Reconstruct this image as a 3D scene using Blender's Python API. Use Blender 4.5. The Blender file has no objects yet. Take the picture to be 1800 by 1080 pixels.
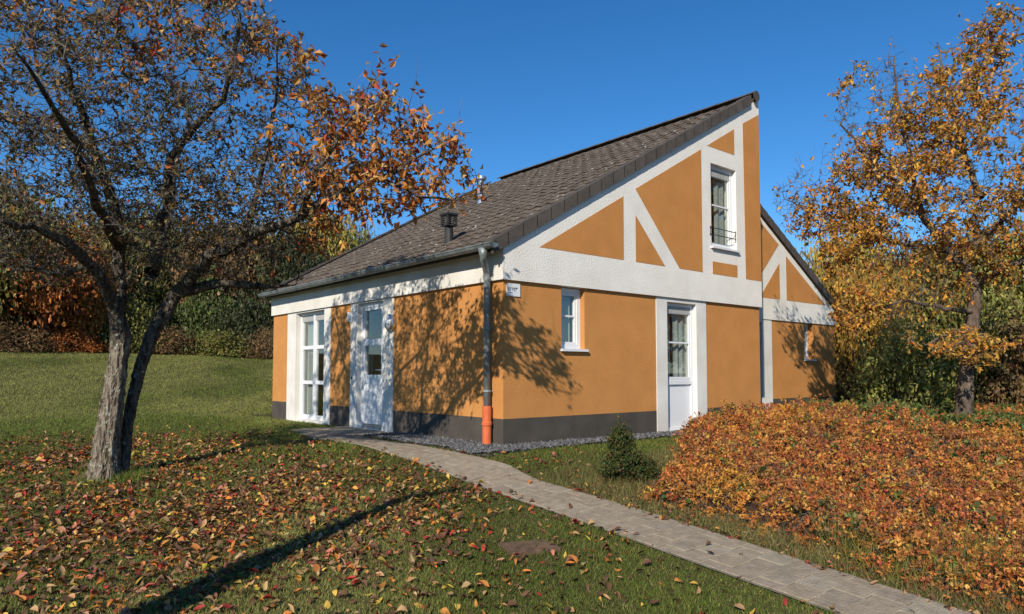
import bpy, math, random
import numpy as np
from mathutils import Vector, Matrix, kdtree
rng = np.random.default_rng(7)
random.seed(7)
PI = math.pi
scene = bpy.context.scene
COL = scene.collection

# ------------------------------------------------------------------ camera, sky, sun, exposure
# world frame: origin at the near corner of the cottage, x along the gable wall, y along the eaves wall, z up
F0, SHY, PITCH, YAW = 1245.3, 51.8, 0.0509, 0.8719
CAM = np.array([-5.888, -7.1808, 0.9768])
FW = np.array([math.cos(YAW)*math.cos(PITCH), math.sin(YAW)*math.cos(PITCH), math.sin(PITCH)])
RT = np.array([math.sin(YAW), -math.cos(YAW), 0.0])
UP = np.cross(RT, FW)
cam_d = bpy.data.cameras.new('camera')
cam = bpy.data.objects.new('camera', cam_d); COL.objects.link(cam)
cam.matrix_world = Matrix(((RT[0], UP[0], -FW[0], CAM[0]), (RT[1], UP[1], -FW[1], CAM[1]), (RT[2], UP[2], -FW[2], CAM[2]), (0, 0, 0, 1)))
cam_d.sensor_fit = 'HORIZONTAL'; cam_d.sensor_width = 36.0
cam_d.lens = 36.0*F0/1800.0
cam_d.shift_y = SHY/1800.0
cam_d.clip_start = 0.05; cam_d.clip_end = 2000
scene.camera = cam

SUN_EL = math.radians(30.0)
SHADOW_ANG = math.radians(30.0)          # direction in which shadows run on the ground
to_sun = np.array([-math.cos(SHADOW_ANG)*math.cos(SUN_EL), -math.sin(SHADOW_ANG)*math.cos(SUN_EL), math.sin(SUN_EL)])
world = bpy.data.worlds.new('World'); scene.world = world; world.use_nodes = True
wn = world.node_tree.nodes; wl = world.node_tree.links
bgn = wn['Background']
sky = wn.new('ShaderNodeTexSky'); sky.sky_type = 'NISHITA'; sky.sun_disc = False
sky.sun_elevation = SUN_EL
sky.sun_rotation = math.atan2(to_sun[0], to_sun[1])
sky.altitude = 300; sky.air_density = 0.9; sky.dust_density = 0.0; sky.ozone_density = 5.0
hs = wn.new('ShaderNodeHueSaturation'); hs.inputs['Saturation'].default_value = 1.22
wl.new(sky.outputs['Color'], hs.inputs['Color']); wl.new(hs.outputs['Color'], bgn.inputs['Color']); bgn.inputs['Strength'].default_value = 0.118
sun_d = bpy.data.lights.new('sun', 'SUN'); sun_d.energy = 5.0; sun_d.angle = math.radians(0.53); sun_d.color = (1.0, 0.915, 0.78)
sun = bpy.data.objects.new('sun', sun_d); COL.objects.link(sun)
sun.rotation_euler = Vector(-to_sun).to_track_quat('-Z', 'Y').to_euler()
sun.location = (-20, -12, 20)
scene.view_settings.view_transform = 'Standard'; scene.view_settings.look = 'None'
scene.view_settings.exposure = 0.25; scene.view_settings.gamma = 1.0
scene.view_settings.use_curve_mapping = False
scene.cycles.max_bounces = 6; scene.cycles.diffuse_bounces = 3; scene.cycles.transparent_max_bounces = 8

# ------------------------------------------------------------------ helpers
def ray(px, py): return FW + RT*(px-900)/F0 + UP*(540+SHY-py)/F0
def dep(px, py, d): return CAM + ray(px, py)*d
def depth_of(p): return (np.asarray(p)-CAM) @ FW
def sstep(a, b, x):
    t = np.clip((x-a)/(b-a), 0, 1); return t*t*(3-2*t)
_ns = [(rng.uniform(0.6, 1.6), rng.uniform(0, 6.28), rng.uniform(0, 6.28)) for _ in range(6)]
def wob(x, y, f=1.0):
    s = 0
    for i, (k, a, b) in enumerate(_ns):
        s = s + np.sin((x*math.cos(a)+y*math.sin(a))*k*f*(1+0.35*i)+b)/(1+0.5*i)
    return s/3.2
def ground(x, y):
    x = np.asarray(x, float); y = np.asarray(y, float)
    d = (x-CAM[0])*FW[0] + (y-CAM[1])*FW[1]
    lat = (x-CAM[0])*RT[0] + (y-CAM[1])*RT[1]
    z = -0.40*np.clip((9.2-d)/5.0, 0, 1.3)
    z = z + 2.35*sstep(8.0, 42.0, y) * 1.0
    z = z + 0.22*sstep(5, 14, x)*sstep(2.0, -6.0, y)
    flat = sstep(1.6, 0.5, np.maximum(np.maximum(-x, x-13), np.maximum(-y-0.2, y-9)))
    z = z*(1-flat*0.85)
    return z + 0.018*wob(x, y, 1.3)*(1-flat)
def hit(px, py, dmax=90):
    r = ray(px, py); prev = 2.0
    for d in np.arange(2.0, dmax, 0.05):
        p = CAM + r*d
        if p[2] <= ground(p[0], p[1]): return p
    return CAM + r*dmax

def build(name, V, F, mat=None, parent=None, col=None, smooth=False, inv=None):
    V = np.asarray(V, np.float32).reshape(-1, 3)
    me = bpy.data.meshes.new(name)
    if isinstance(F, np.ndarray):
        n, k = F.shape; flat = F.astype(np.int32).ravel(); starts = np.arange(0, n*k, k, dtype=np.int32)
    else:
        n = len(F); flat = np.array([i for f in F for i in f], np.int32)
        lens = np.array([len(f) for f in F], np.int32); starts = np.concatenate([[0], np.cumsum(lens)[:-1]]).astype(np.int32)
    me.vertices.add(len(V)); me.vertices.foreach_set('co', V.ravel())
    me.loops.add(len(flat)); me.loops.foreach_set('vertex_index', flat)
    me.polygons.add(n); me.polygons.foreach_set('loop_start', starts)
    me.polygons.foreach_set('use_smooth', np.full(n, bool(smooth)))
    me.update(calc_edges=True)
    if col is not None:
        ca = me.color_attributes.new('Col', 'FLOAT_COLOR', 'POINT')
        c4 = np.ones((len(V), 4), np.float32); c4[:, :3] = col
        ca.data.foreach_set('color', c4.ravel())
    if mat is not None: me.materials.append(mat)
    return place(name, me, parent)
def place(name, me, parent=None):
    o = bpy.data.objects.new(name, me); COL.objects.link(o)
    if parent is not None:
        o.parent = parent
        if parent.type == 'EMPTY': o.matrix_parent_inverse = Matrix.Translation(-Vector(parent.location))
    return o
def tag(o, label, cat, group=None, kind=None):
    o['label'] = label; o['category'] = cat
    if group: o['group'] = group
    if kind: o['kind'] = kind
    return o
def thing(name, label, cat, loc=(0, 0, 0), group=None):
    o = bpy.data.objects.new(name, None); COL.objects.link(o); o.location = loc; o.empty_display_size = 0.2
    return tag(o, label, cat, group)

class MB:
    def __init__(s): s.V = []; s.F = []; s.n = 0
    def add(s, V, F):
        V = np.asarray(V, float); s.V.append(V); s.F += [[i+s.n for i in f] for f in F]; s.n += len(V); return s
    def box(s, x0, x1, y0, y1, z0, z1):
        V = [(x, y, z) for z in (z0, z1) for y in (y0, y1) for x in (x0, x1)]
        return s.add(V, [(0, 2, 3, 1), (4, 5, 7, 6), (0, 1, 5, 4), (2, 6, 7, 3), (0, 4, 6, 2), (1, 3, 7, 5)])
    def prism(s, poly, a, b, f):          # poly of 2D points, f(p, t) -> 3D
        n = len(poly); V = [f(p, a) for p in poly] + [f(p, b) for p in poly]
        return s.add(V, [list(range(n))[::-1], list(range(n, 2*n))] + [(i, (i+1) % n, n+(i+1) % n, n+i) for i in range(n)])
    def tube(s, P, R, n=8, cap=True, noise=0):
        P = np.asarray(P, float); m = len(P); R = np.broadcast_to(np.asarray(R, float), (m,))
        T = np.gradient(P, axis=0); T /= np.linalg.norm(T, axis=1)[:, None]+1e-9
        ref = np.array([0, 0, 1.0]) if abs(T[0][2]) < 0.9 else np.array([1.0, 0, 0])
        A = np.cross(T, ref); A /= np.linalg.norm(A, axis=1)[:, None]+1e-9; B = np.cross(T, A)
        th = np.arange(n)*2*PI/n
        ring = np.cos(th)[None, :, None]*A[:, None, :] + np.sin(th)[None, :, None]*B[:, None, :]
        rr = R[:, None]*np.ones(n)
        if noise: rr = rr*(1+noise*rng.normal(size=(m, n)))
        V = (P[:, None, :] + ring*rr[:, :, None]).reshape(-1, 3)
        F = [(i*n+j, i*n+(j+1) % n, (i+1)*n+(j+1) % n, (i+1)*n+j) for i in range(m-1) for j in range(n)]
        if cap: F += [list(range(n))[::-1], list(range((m-1)*n, m*n))]
        return s.add(V, F)
    def build(s, name, mat, parent=None, smooth=False, xf=None):
        V = np.concatenate(s.V)
        if xf is not None: V = xf(V)
        return build(name, V, s.F, mat, parent, smooth=smooth)

# ------------------------------------------------------------------ materials
def newmat(name):
    m = bpy.data.materials.new(name); m.use_nodes = True
    nt = m.node_tree; return m, nt, nt.nodes, nt.links, nt.nodes['Principled BSDF']
def mat(name, c1, c2=None, scale=4.0, rough=0.8, bump=0.0, bscale=40.0, bdist=0.01, metal=0.0, spec=0.3, detail=4.0, lo=0.35, hi=0.65, stretch=None, spots=None, world=False):
    m, nt, N, L, b = newmat(name)
    b.inputs['Roughness'].default_value = rough; b.inputs['Metallic'].default_value = metal
    b.inputs['Specular IOR Level'].default_value = spec
    tc = N.new('ShaderNodeTexCoord'); vec = tc.outputs['Object']
    if world: vec = N.new('ShaderNodeNewGeometry').outputs['Position']
    src_ = vec
    if stretch:
        mp = N.new('ShaderNodeMapping'); mp.inputs['Scale'].default_value = stretch; L.new(vec, mp.inputs['Vector']); vec = mp.outputs['Vector']
    if c2 is None: b.inputs['Base Color'].default_value = (*c1, 1)
    else:
        n = N.new('ShaderNodeTexNoise'); n.inputs['Scale'].default_value = scale; n.inputs['Detail'].default_value = detail; n.inputs['Roughness'].default_value = 0.6
        L.new(vec, n.inputs['Vector'])
        r = N.new('ShaderNodeValToRGB'); r.color_ramp.elements[0].position = lo; r.color_ramp.elements[1].position = hi
        r.color_ramp.elements[0].color = (*c1, 1); r.color_ramp.elements[1].color = (*c2, 1)
        L.new(n.outputs['Fac'], r.inputs['Fac']); out = r.outputs['Color']
        if spots:
            sc, thr, sc_col = spots
            v = N.new('ShaderNodeTexNoise'); v.inputs['Scale'].default_value = sc; v.inputs['Detail'].default_value = 2.0
            L.new(src_, v.inputs['Vector'])
            q = N.new('ShaderNodeValToRGB'); q.color_ramp.elements[0].position = thr; q.color_ramp.elements[1].position = thr+0.05
            L.new(v.outputs['Fac'], q.inputs['Fac'])
            mx = N.new('ShaderNodeMix'); mx.data_type = 'RGBA'; L.new(q.outputs['Color'], mx.inputs['Factor'])
            L.new(out, mx.inputs['A']); mx.inputs['B'].default_value = (*sc_col, 1); out = mx.outputs['Result']
        L.new(out, b.inputs['Base Color'])
    if bump:
        n2 = N.new('ShaderNodeTexNoise'); n2.inputs['Scale'].default_value = bscale; n2.inputs['Detail'].default_value = 3.0
        L.new(vec, n2.inputs['Vector'])
        bp = N.new('ShaderNodeBump'); bp.inputs['Strength'].default_value = bump; bp.inputs['Distance'].default_value = bdist
        L.new(n2.outputs['Fac'], bp.inputs['Height']); L.new(bp.outputs['Normal'], b.inputs['Normal'])
    return m
def leafmat(name, color=None, transl=0.35, rough=0.55, var=None, spec=0.3):
    # leaf: diffuse/gloss plus light coming through; colour from the leaf's own attribute or a constant
    m, nt, N, L, b = newmat(name)
    b.inputs['Roughness'].default_value = rough; b.inputs['Specular IOR Level'].default_value = spec
    t = N.new('ShaderNodeBsdfTranslucent'); mx = N.new('ShaderNodeMixShader'); mx.inputs[0].default_value = transl
    if color is None:
        a = N.new('ShaderNodeVertexColor'); a.layer_name = 'Col'; src = a.outputs['Color']
        if var is not None:
            mm = N.new('ShaderNodeMix'); mm.data_type = 'RGBA'; mm.blend_type = 'MULTIPLY'; mm.inputs['Factor'].default_value = 1.0
            L.new(src, mm.inputs['A']); mm.inputs['B'].default_value = (*var, 1); src = mm.outputs['Result']
        L.new(src, b.inputs['Base Color']); L.new(src, t.inputs['Color'])
    else:
        b.inputs['Base Color'].default_value = (*color, 1); t.inputs['Color'].default_value = (*color, 1)
    o = N['Material Output']; L.new(b.outputs[0], mx.inputs[1]); L.new(t.outputs[0], mx.inputs[2]); L.new(mx.outputs[0], o.inputs['Surface'])
    return m
def glassmat(name):
    m, nt, N, L, b = newmat(name)
    N.remove(b)
    lw = N.new('ShaderNodeLayerWeight'); lw.inputs['Blend'].default_value = 0.5
    pw = N.new('ShaderNodeMath'); pw.operation = 'POWER'; pw.inputs[1].default_value = 3.5; L.new(lw.outputs['Facing'], pw.inputs[0])
    fr = N.new('ShaderNodeMath'); fr.operation = 'MULTIPLY_ADD'; fr.inputs[1].default_value = 0.75; fr.inputs[2].default_value = 0.085; L.new(pw.outputs[0], fr.inputs[0])
    tr = N.new('ShaderNodeBsdfTransparent'); tr.inputs['Color'].default_value = (0.88, 0.92, 0.90, 1)
    gl = N.new('ShaderNodeBsdfGlossy'); gl.inputs['Roughness'].default_value = 0.01
    mx = N.new('ShaderNodeMixShader'); L.new(fr.outputs[0], mx.inputs[0]); L.new(tr.outputs[0], mx.inputs[1]); L.new(gl.outputs[0], mx.inputs[2])
    L.new(mx.outputs[0], N['Material Output'].inputs['Surface'])
    return m
M = {}
M['orange'] = mat('orange_stucco', (0.435, 0.190, 0.056), (0.555, 0.256, 0.081), 2.2, 0.92, 0.7, 60, 0.012, detail=12, lo=0.2, hi=0.8, spec=0.12)
M['panel'] = mat('orange_panel_stucco', (0.435, 0.188, 0.055), (0.54, 0.246, 0.077), 2.2, 0.92, 0.7, 60, 0.012, detail=12, lo=0.2, hi=0.8, spec=0.12)
M['white'] = mat('white_stucco', (0.64, 0.61, 0.545), (0.79, 0.765, 0.705), 2.0, 0.92, 0.65, 46, 0.013, detail=12, lo=0.2, hi=0.8, spec=0.12)
M['trim'] = mat('white_smooth_render', (0.59, 0.565, 0.51), (0.69, 0.672, 0.625), 2.0, 0.85, 0.25, 60, 0.006, spec=0.2)
M['plinth'] = mat('dark_plinth', (0.050, 0.044, 0.037), (0.092, 0.080, 0.068), 3.0, 0.85, 0.35, 90, 0.005, spec=0.2, detail=12, lo=0.25, hi=0.8)
M['pvc'] = mat('white_window_plastic', (0.68, 0.69, 0.70), (0.64, 0.65, 0.665), 2.0, 0.35, spec=0.4)
M['blind'] = mat('grey_blind', (0.30, 0.30, 0.29), (0.36, 0.36, 0.35), 3, 0.5)
M['curtain'] = leafmat('curtain_cloth', (0.62, 0.62, 0.62), 0.35, 0.9)
M['glass'] = glassmat('window_glass')
M['inside'] = mat('room_wall', (0.35, 0.33, 0.30), (0.40, 0.38, 0.35), 2, 0.9)
M['tile'] = mat('concrete_roof_tile', (0.062, 0.049, 0.038), (0.145, 0.117, 0.092), 5.0, 0.88, 0.6, 60, 0.008, spec=0.2, lo=0.3, hi=0.7, detail=8, spots=(13, 0.67, (0.45, 0.44, 0.40)), world=True)
M['verge'] = mat('verge_tile', (0.062, 0.052, 0.044), (0.092, 0.078, 0.066), 5, 0.8, 0.3, 60, 0.005)
M['zinc'] = mat('zinc_gutter', (0.16, 0.19, 0.19), (0.27, 0.30, 0.30), 7, 0.5, metal=0.35, spec=0.4)
M['clay_pipe'] = mat('orange_drain_pipe', (0.50, 0.10, 0.032), (0.58, 0.14, 0.05), 6, 0.5)
M['black'] = mat('black_plastic', (0.02, 0.02, 0.02), (0.035, 0.035, 0.033), 8, 0.5)
M['steel'] = mat('stainless_steel', (0.55, 0.55, 0.56), (0.65, 0.65, 0.66), 6, 0.28, metal=0.9)
M['lampglass'] = mat('opal_lamp_glass', (0.75, 0.75, 0.76), (0.70, 0.71, 0.73), 5, 0.2, spec=0.6)
M['plaque_dark'] = mat('dark_plaque_mark', (0.06, 0.06, 0.06))  # near-black tone of the strokes and arrow shape on the plaque
M['soil'] = mat('lawn_soil', (0.05, 0.05, 0.016), (0.085, 0.075, 0.028), 0.7, 0.95, 0.9, 24, 0.03, spec=0.1, detail=8)
M['sand'] = mat('path_sand', (0.13, 0.108, 0.08), (0.22, 0.185, 0.14), 9, 0.95, 0.6, 120, 0.004)
M['gravelbed'] = mat('gravel_bed', (0.03, 0.03, 0.032), (0.06, 0.06, 0.062), 30, 0.95)
M['bark'] = mat('grey_bark', (0.055, 0.040, 0.028), (0.27, 0.228, 0.172), 30, 0.95, 1.0, 30, 0.09, spec=0.08, stretch=(1, 1, 0.22), lo=0.36, hi=0.62, detail=6, spots=(17, 0.62, (0.30, 0.30, 0.24)))
M['bark_dark'] = mat('dark_bark', (0.030, 0.023, 0.018), (0.15, 0.128, 0.10), 28, 0.95, 1.0, 30, 0.07, spec=0.08, stretch=(1, 1, 0.3), lo=0.36, hi=0.66, detail=6, spots=(15, 0.63, (0.24, 0.25, 0.20)))
M['bark2'] = mat('brown_bark', (0.065, 0.048, 0.036), (0.17, 0.13, 0.10), 9, 0.95, 1.0, 26, 0.03, spec=0.1, stretch=(1, 1, 0.35))
M['twig'] = mat('twig_bark', (0.035, 0.030, 0.026), (0.15, 0.138, 0.118), 5, 0.9, spec=0.1)
M['leaf'] = leafmat('autumn_leaf')
M['grass'] = leafmat('grass_blade', transl=0.3, rough=0.6, spec=0.2)
M['litter'] = leafmat('fallen_leaf', transl=0.12, rough=0.6)
M['stone'] = leafmat('gravel_stone', transl=0.0, rough=0.7)

# ------------------------------------------------------------------ ground
def axis(lo, a, b, hi, fine, nout):
    left = a-(np.geomspace(1, 1+(a-lo), nout)[1:]-1)[::-1]
    right = b+(np.geomspace(1, 1+(hi-b), nout)[1:]-1)
    return np.concatenate([left, np.arange(a, b, fine), right])
gx = axis(-400, -14, 22, 600, 0.22, 40); gy = axis(-400, -9, 46, 700, 0.22, 40)
GX, GY = np.meshgrid(gx, gy)
GZ = ground(GX, GY)
nx, ny = len(gx), len(gy)
idx = np.arange(nx*ny).reshape(ny, nx)
gF = np.stack([idx[:-1, :-1], idx[:-1, 1:], idx[1:, 1:], idx[1:, :-1]], -1).reshape(-1, 4)
g = build('ground', np.stack([GX, GY, GZ], -1), gF, M['soil'], smooth=True)
tag(g, 'green lawn ground around the cottage and up to the trees', 'ground', kind='structure')

# path: runs alongside the eaves wall and widens in front of the door
def path_uc(v): return -1.10 + 0.080*np.minimum(v, 0)
PW = 0.305
pb = MB()
vv = np.linspace(-8.2, 2.4, 48); Vp = []
for v in vv:
    uc = path_uc(v)
    for du in (-PW-0.02, 0, PW+0.02): Vp.append((uc+du, v, float(ground(uc+du, v))+0.017))
Fp = [(i*3+j, i*3+j+1, (i+1)*3+j+1, (i+1)*3+j) for i in range(len(vv)-1) for j in range(2)]
pb.add(Vp, Fp)
Vq = [(-1.52, 2.4, 0.014), (-0.02, 2.4, 0.014), (-0.02, 4.5, 0.014), (-1.0, 4.5, 0.014)]
pb.add(Vq, [(0, 1, 2, 3)])
path = pb.build('path', M['sand'])
tag(path, 'narrow grey paved footpath from the cottage door to the foreground', 'path', kind='structure')
pmats = [mat('paver_%s' % w, tuple(x*0.72 for x in c), tuple(x*1.28 for x in c), 11, 0.92, 0.9, 70, 0.010, spec=0.15, detail=9, lo=0.25, hi=0.75, world=True) for w, c in (('grey', (0.285, 0.235, 0.172)), ('warm', (0.29, 0.235, 0.17)), ('pale', (0.30, 0.255, 0.19)), ('dull', (0.27, 0.222, 0.165)))]
pmesh = []
for k in range(4):
    b = MB(); w, l, h, c = 0.0985, 0.0985, 0.05, 0.0035
    V = [(-w, -l, -h), (w, -l, -h), (w, l, -h), (-w, l, -h), (-w, -l, -c), (w, -l, -c), (w, l, -c), (-w, l, -c), (-w+c, -l+c, 0), (w-c, -l+c, 0), (w-c, l-c, 0), (-w+c, l-c, 0)]
    b.add(V, [(0, 1, 5, 4), (1, 2, 6, 5), (2, 3, 7, 6), (3, 0, 4, 7), (4, 5, 9, 8), (5, 6, 10, 9), (6, 7, 11, 10), (7, 4, 8, 11), (8, 9, 10, 11)])
    o = b.build('paver', pmats[k], path); pmesh.append(o.data); bpy.data.objects.remove(o)
pcount = 0
def paver(u, v, ang=0.0, sx=1.0):
    global pcount
    o = place('paver', pmesh[random.choice((0, 0, 1, 2, 3))], path)
    z = float(ground(u, v))
    e = 0.05; nx_ = float(ground(u+e, v)-ground(u-e, v))/(2*e); ny_ = float(ground(u, v+e)-ground(u, v-e))/(2*e)
    o.location = (u, v, z+0.024+random.gauss(0, 0.0018))
    o.rotation_euler = (math.atan(ny_)+random.gauss(0, 0.008), -math.atan(nx_)+random.gauss(0, 0.008), ang+random.gauss(0, 0.008))
    o.scale = (sx, 1, 1); pcount += 1
row = 0; v = -6.55
while v < 2.35:
    uc = float(path_uc(v)); off = 0.1 if row % 2 else 0.0
    ang = -math.atan(0.080) if v < 0 else 0.0
    if off:
        for k in range(2): paver(uc-0.1+0.2*k, v, ang)
        paver(uc-0.25, v, ang, 0.49); paver(uc+0.25, v, ang, 0.49)
    else:
        for k in range(3): paver(uc-0.2+0.2*k, v, ang)
    v += 0.2; row += 1
for i in range(10):
    vq = 2.5+0.2*i
    for k in range(7):
        uq = -0.13-0.2*k
        if uq < -1.42+0.05*i: continue
        paver(uq, vq)

# gravel strip along the walls
gb = MB()
gb.add([(-0.74, -0.55, 0.012), (6.2, -0.42, 0.012), (6.2, 0.02, 0.012), (-0.74, 0.02, 0.012)], [(0, 1, 2, 3)])
gb.add([(-0.70, 0.021, 0.012), (0.02, 0.021, 0.012), (0.02, 2.58, 0.012), (-0.62, 2.58, 0.012)], [(0, 1, 2, 3)])
def gz_at(V):
    V = V.copy(); V[:, 2] += np.maximum(ground(V[:, 0], V[:, 1]), -0.03); return V
gbo = gb.build('gravel_bed', M['gravelbed'], xf=gz_at); tag(gbo, 'dark strip of ground under the gravel along the cottage walls', 'gravel bed', kind='structure')
def stones(n, fx):
    P = fx(n); s = rng.uniform(0.010, 0.024, len(P))
    base = np.array([(1, 0, 0), (-1, 0, 0), (0, 1, 0), (0, -1, 0), (0, 0, 0.7), (0, 0, -0.7)], float)
    bf = np.array([(0, 2, 4), (2, 1, 4), (1, 3, 4), (3, 0, 4), (2, 0, 5), (1, 2, 5), (3, 1, 5), (0, 3, 5)])
    V = base[None]*s[:, None, None]*rng.uniform(0.6, 1.4, (len(P), 6, 1))
    a = rng.uniform(0, 2*PI, len(P)); ca, sa = np.cos(a), np.sin(a)
    V = np.stack([V[..., 0]*ca[:, None]-V[..., 1]*sa[:, None], V[..., 0]*sa[:, None]+V[..., 1]*ca[:, None], V[..., 2]+0.5*rng.normal(size=(len(P), 6))*s[:, None]*0.5], -1)
    V += P[:, None, :]
    Fq = (bf[None]+6*np.arange(len(P))[:, None, None]).reshape(-1, 3)
    c = rng.uniform(0.03, 0.15, (len(P), 1))*np.array([[1, 1.0, 1.03]])
    return V.reshape(-1, 3), Fq, np.repeat(c, 6, 0)
def gravel_pts(n):
    a = rng.random((n, 2)); k = rng.random(n) < 0.62
    u = np.where(k, -0.74+a[:, 0]**1.6*6.9, -0.66*a[:, 0]); v = np.where(k, 0.0-0.52*a[:, 1], 2.58*a[:, 1]-0.02)
    ok = ~((u < 0.0) & (v < -0.3) & (u+0.74 < -(v+0.3)*1.6))
    u, v = u[ok], v[ok]
    return np.stack([u, v, np.maximum(ground(u, v), -0.03)+0.022+rng.uniform(0, 0.015, len(u))], -1)
V, Fq, c = stones(9500, gravel_pts)
tag(build('gravel', V, Fq, M['stone'], col=c), 'grey crushed stone gravel strip at the foot of the cottage walls', 'gravel', kind='stuff')

# ------------------------------------------------------------------ cottage
U1, V1, ZP, ZB = 6.25, 7.86, 0.37, 2.2
house = thing('cottage', 'orange rendered cottage with white timber pattern and tall sloping gable beside the path', 'house', (0, 0, 0))
SL = 0.565
def zroof(u): return 2.737 + SL*(u+0.135)      # top of the tiles at the verge
def rects(a0, a1, z0, z1, holes):
    A = sorted({a0, a1, *[h[0] for h in holes], *[h[1] for h in holes]}); Z = sorted({z0, z1, *[h[2] for h in holes], *[h[3] for h in holes]})
    A = [a for a in A if a0 <= a <= a1]; Z = [z for z in Z if z0 <= z <= z1]
    for i in range(len(A)-1):
        for j in range(len(Z)-1):
            ca, cz_ = (A[i]+A[i+1])/2, (Z[j]+Z[j+1])/2
            if not any(h[0] < ca < h[1] and h[2] < cz_ < h[3] for h in holes): yield A[i], A[i+1], Z[j], Z[j+1]
TR = lambda a, b, z: (a, -b, z)           # gable wall: a = x, b = outward
TL = lambda a, b, z: (-b, a, z)           # eaves wall: a = y, b = outward
class WB(MB):
    def __init__(s, T): super().__init__(); s.T = T
    def bx(s, a0, a1, b0, b1, z0, z1):
        p, q = s.T(a0, b0, z0), s.T(a1, b1, z1)
        lo = np.minimum(p, q); hi = np.maximum(p, q); return s.box(lo[0], hi[0], lo[1], hi[1], lo[2], hi[2])
def wall(name, T, a0, a1, z0, z1, holes, b0, b1, m, parent):
    w = WB(T)
    for r in rects(a0, a1, z0, z1, holes): w.bx(r[0], r[1], b0, b1, r[2], r[3])
    return w.build(name, m, parent)
hW1 = (1.055, 1.522, 1.31, 2.2); hW2 = (3.43, 4.225, 0.03, 2.13)
hWL = (5.325, 6.62, 0.05, 2.17); hD = (3.13, 3.99, 0.03, 2.17)
# lower walls
wall('wall', TR, 0.0, 3.155, ZP, ZB, [hW1], -0.30, 0.0, M['orange'], house); wall('wall', TR, 4.505, 6.22, ZP, ZB, [], -0.30, 0.0, M['orange'], house)
for p in ((0.301, 2.79), (4.262, 5.06), (7.05, 7.83)): wall('wall', TL, *p, ZP, ZB, [], -0.30, 0.0, M['orange'], house); wall('plinth', TL, *p, -0.4, ZP, [], -0.30, 0.0, M['plinth'], house)
b = WB(TL); b.bx(0.0, 0.301, -0.001, 0.0006, ZP, ZB); b.build('wall', M['orange'], house)
for p in ((0.0, 3.155), (4.505, 6.22)): wall('plinth', TR, *p, -0.4, ZP, [], -0.30, 0.0, M['plinth'], house)
b = WB(TL); b.bx(0.0, 0.301, -0.001, 0.0006, -0.4, ZP); b.build('plinth', M['plinth'], house)
# white surrounds of the openings
def surround(T, a0, a1, hole, z0, z1):
    for p in ((a0, hole[0], z0, z1), (hole[1], a1, z0, z1), (hole[0], hole[1], hole[3], z1), (hole[0], hole[1], z0, hole[2])):
        if p[3]-p[2] > 0.004:
            w = WB(T); w.bx(p[0], p[1], -0.295, 0.012, p[2], p[3]); w.build('window_surround', M['trim'], house)
surround(TR, 3.155, 4.505, hW2, -0.2, 2.198)
surround(TL, 5.06, 7.05, hWL, -0.2, 2.198)
surround(TL, 2.79, 4.262, hD, -0.2, 2.198)
# back and hidden walls
def ztop(u): return zroof(u) - 0.11
b = MB(); b.box(5.95, 6.22, 0.302, 7.83, -0.4, 5.95); b.build('wall', M['panel'], house)
b = MB(); b.prism([(0.31, -0.4), (5.94, -0.4), (5.94, ztop(5.94)-0.05), (0.31, ztop(0.31)-0.05)], 7.55, 7.83, lambda p, t: (p[0], t, p[1])); b.build('wall', M['panel'], house)
# upper band and gable in white stucco, standing 3 cm proud
b = MB(); fy = lambda p, t: (p[0], t, p[1])
w3 = (4.65, 5.434, 3.175, 4.65)
for poly in ([(-0.045, ZB), (w3[0], ZB), (w3[0], ztop(w3[0])), (-0.045, ztop(-0.045))],
             [(w3[0], ZB), (w3[1], ZB), (w3[1], w3[2]), (w3[0], w3[2])],
             [(w3[0], w3[3]), (w3[1], w3[3]), (w3[1], ztop(w3[1])), (w3[0], ztop(w3[0]))],
             [(w3[1], ZB), (U1, ZB), (U1, ztop(U1)), (w3[1], ztop(w3[1]))]):
    b.prism(poly, -0.045, 0.26, fy)
b.build('gable', M['white'], house)['label'] = 'white stucco upper gable'
b = MB(); b.box(-0.045, 0.26, 0.2605, V1, ZB, 2.60); b.box(-0.0452, -0.02, -0.0452, 0.26, ZB, 2.60); b.build('eaves_band', M['trim'], house)
PAN = [[(0.601, 2.695), (2.34, 2.695), (2.342, 3.683)], [(2.622, 2.695), (3.352, 2.695), (2.622, 3.43)],
       [(2.626, 3.845), (3.731, 2.695), (4.375, 2.695), (4.375, 4.832)], [(4.55, 4.932), (5.40, 4.932), (5.40, 5.415)],
       [(5.715, 2.69), (6.246, 2.69), (6.246, 5.885), (5.69, 5.585)], [(4.672, 2.692), (5.44, 2.692), (5.44, 2.914), (4.672, 2.912)]]
for p in PAN:
    b = MB(); b.prism(p, -0.0485, -0.03, fy); b.build('infill_panel', M['panel'], house)
# roof
roof = MB()
RA = math.atan(SL); ND = np.array([-math.sin(RA), 0, math.cos(RA)]); SD = np.array([math.cos(RA), 0, math.sin(RA)])
e0 = np.array([-0.22, 0, zroof(-0.22)-0.075])
roof.prism([(-0.20, zroof(-0.20)-0.15), (6.10, zroof(6.10)-0.15), (6.10, zroof(6.10)-0.085), (-0.20, zroof(-0.20)-0.085)], -0.05, 7.82, fy)
roof = roof.build('roof', M['verge'], house)
TWD, TLN = 0.25, 0.295
def tile_mesh(seed):
    r = np.random.default_rng(seed)
    xs = np.array([0, .030, .062, .10, .134, .167, .204, .25]); prof = np.array([0.004, 0.016, 0.022, 0.016, 0.003, 0.0, 0.0, 0.004])
    # local: x along eaves, y up slope, z normal; the front edge rides on the tile below
    V = []; n = len(xs)
    for (y, lift) in ((0.0, 0.021), (TLN+0.05, 0.0)):
        for i in range(n): V.append((xs[i], y, prof[i]+lift))
    for i in range(n): V.append((xs[i], 0.004, prof[i]+0.004))
    F = [(i, i+1, n+i+1, n+i) for i in range(n-1)] + [(2*n+i, 2*n+i+1, i+1, i) for i in range(n-1)]
    return np.array(V), F
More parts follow.
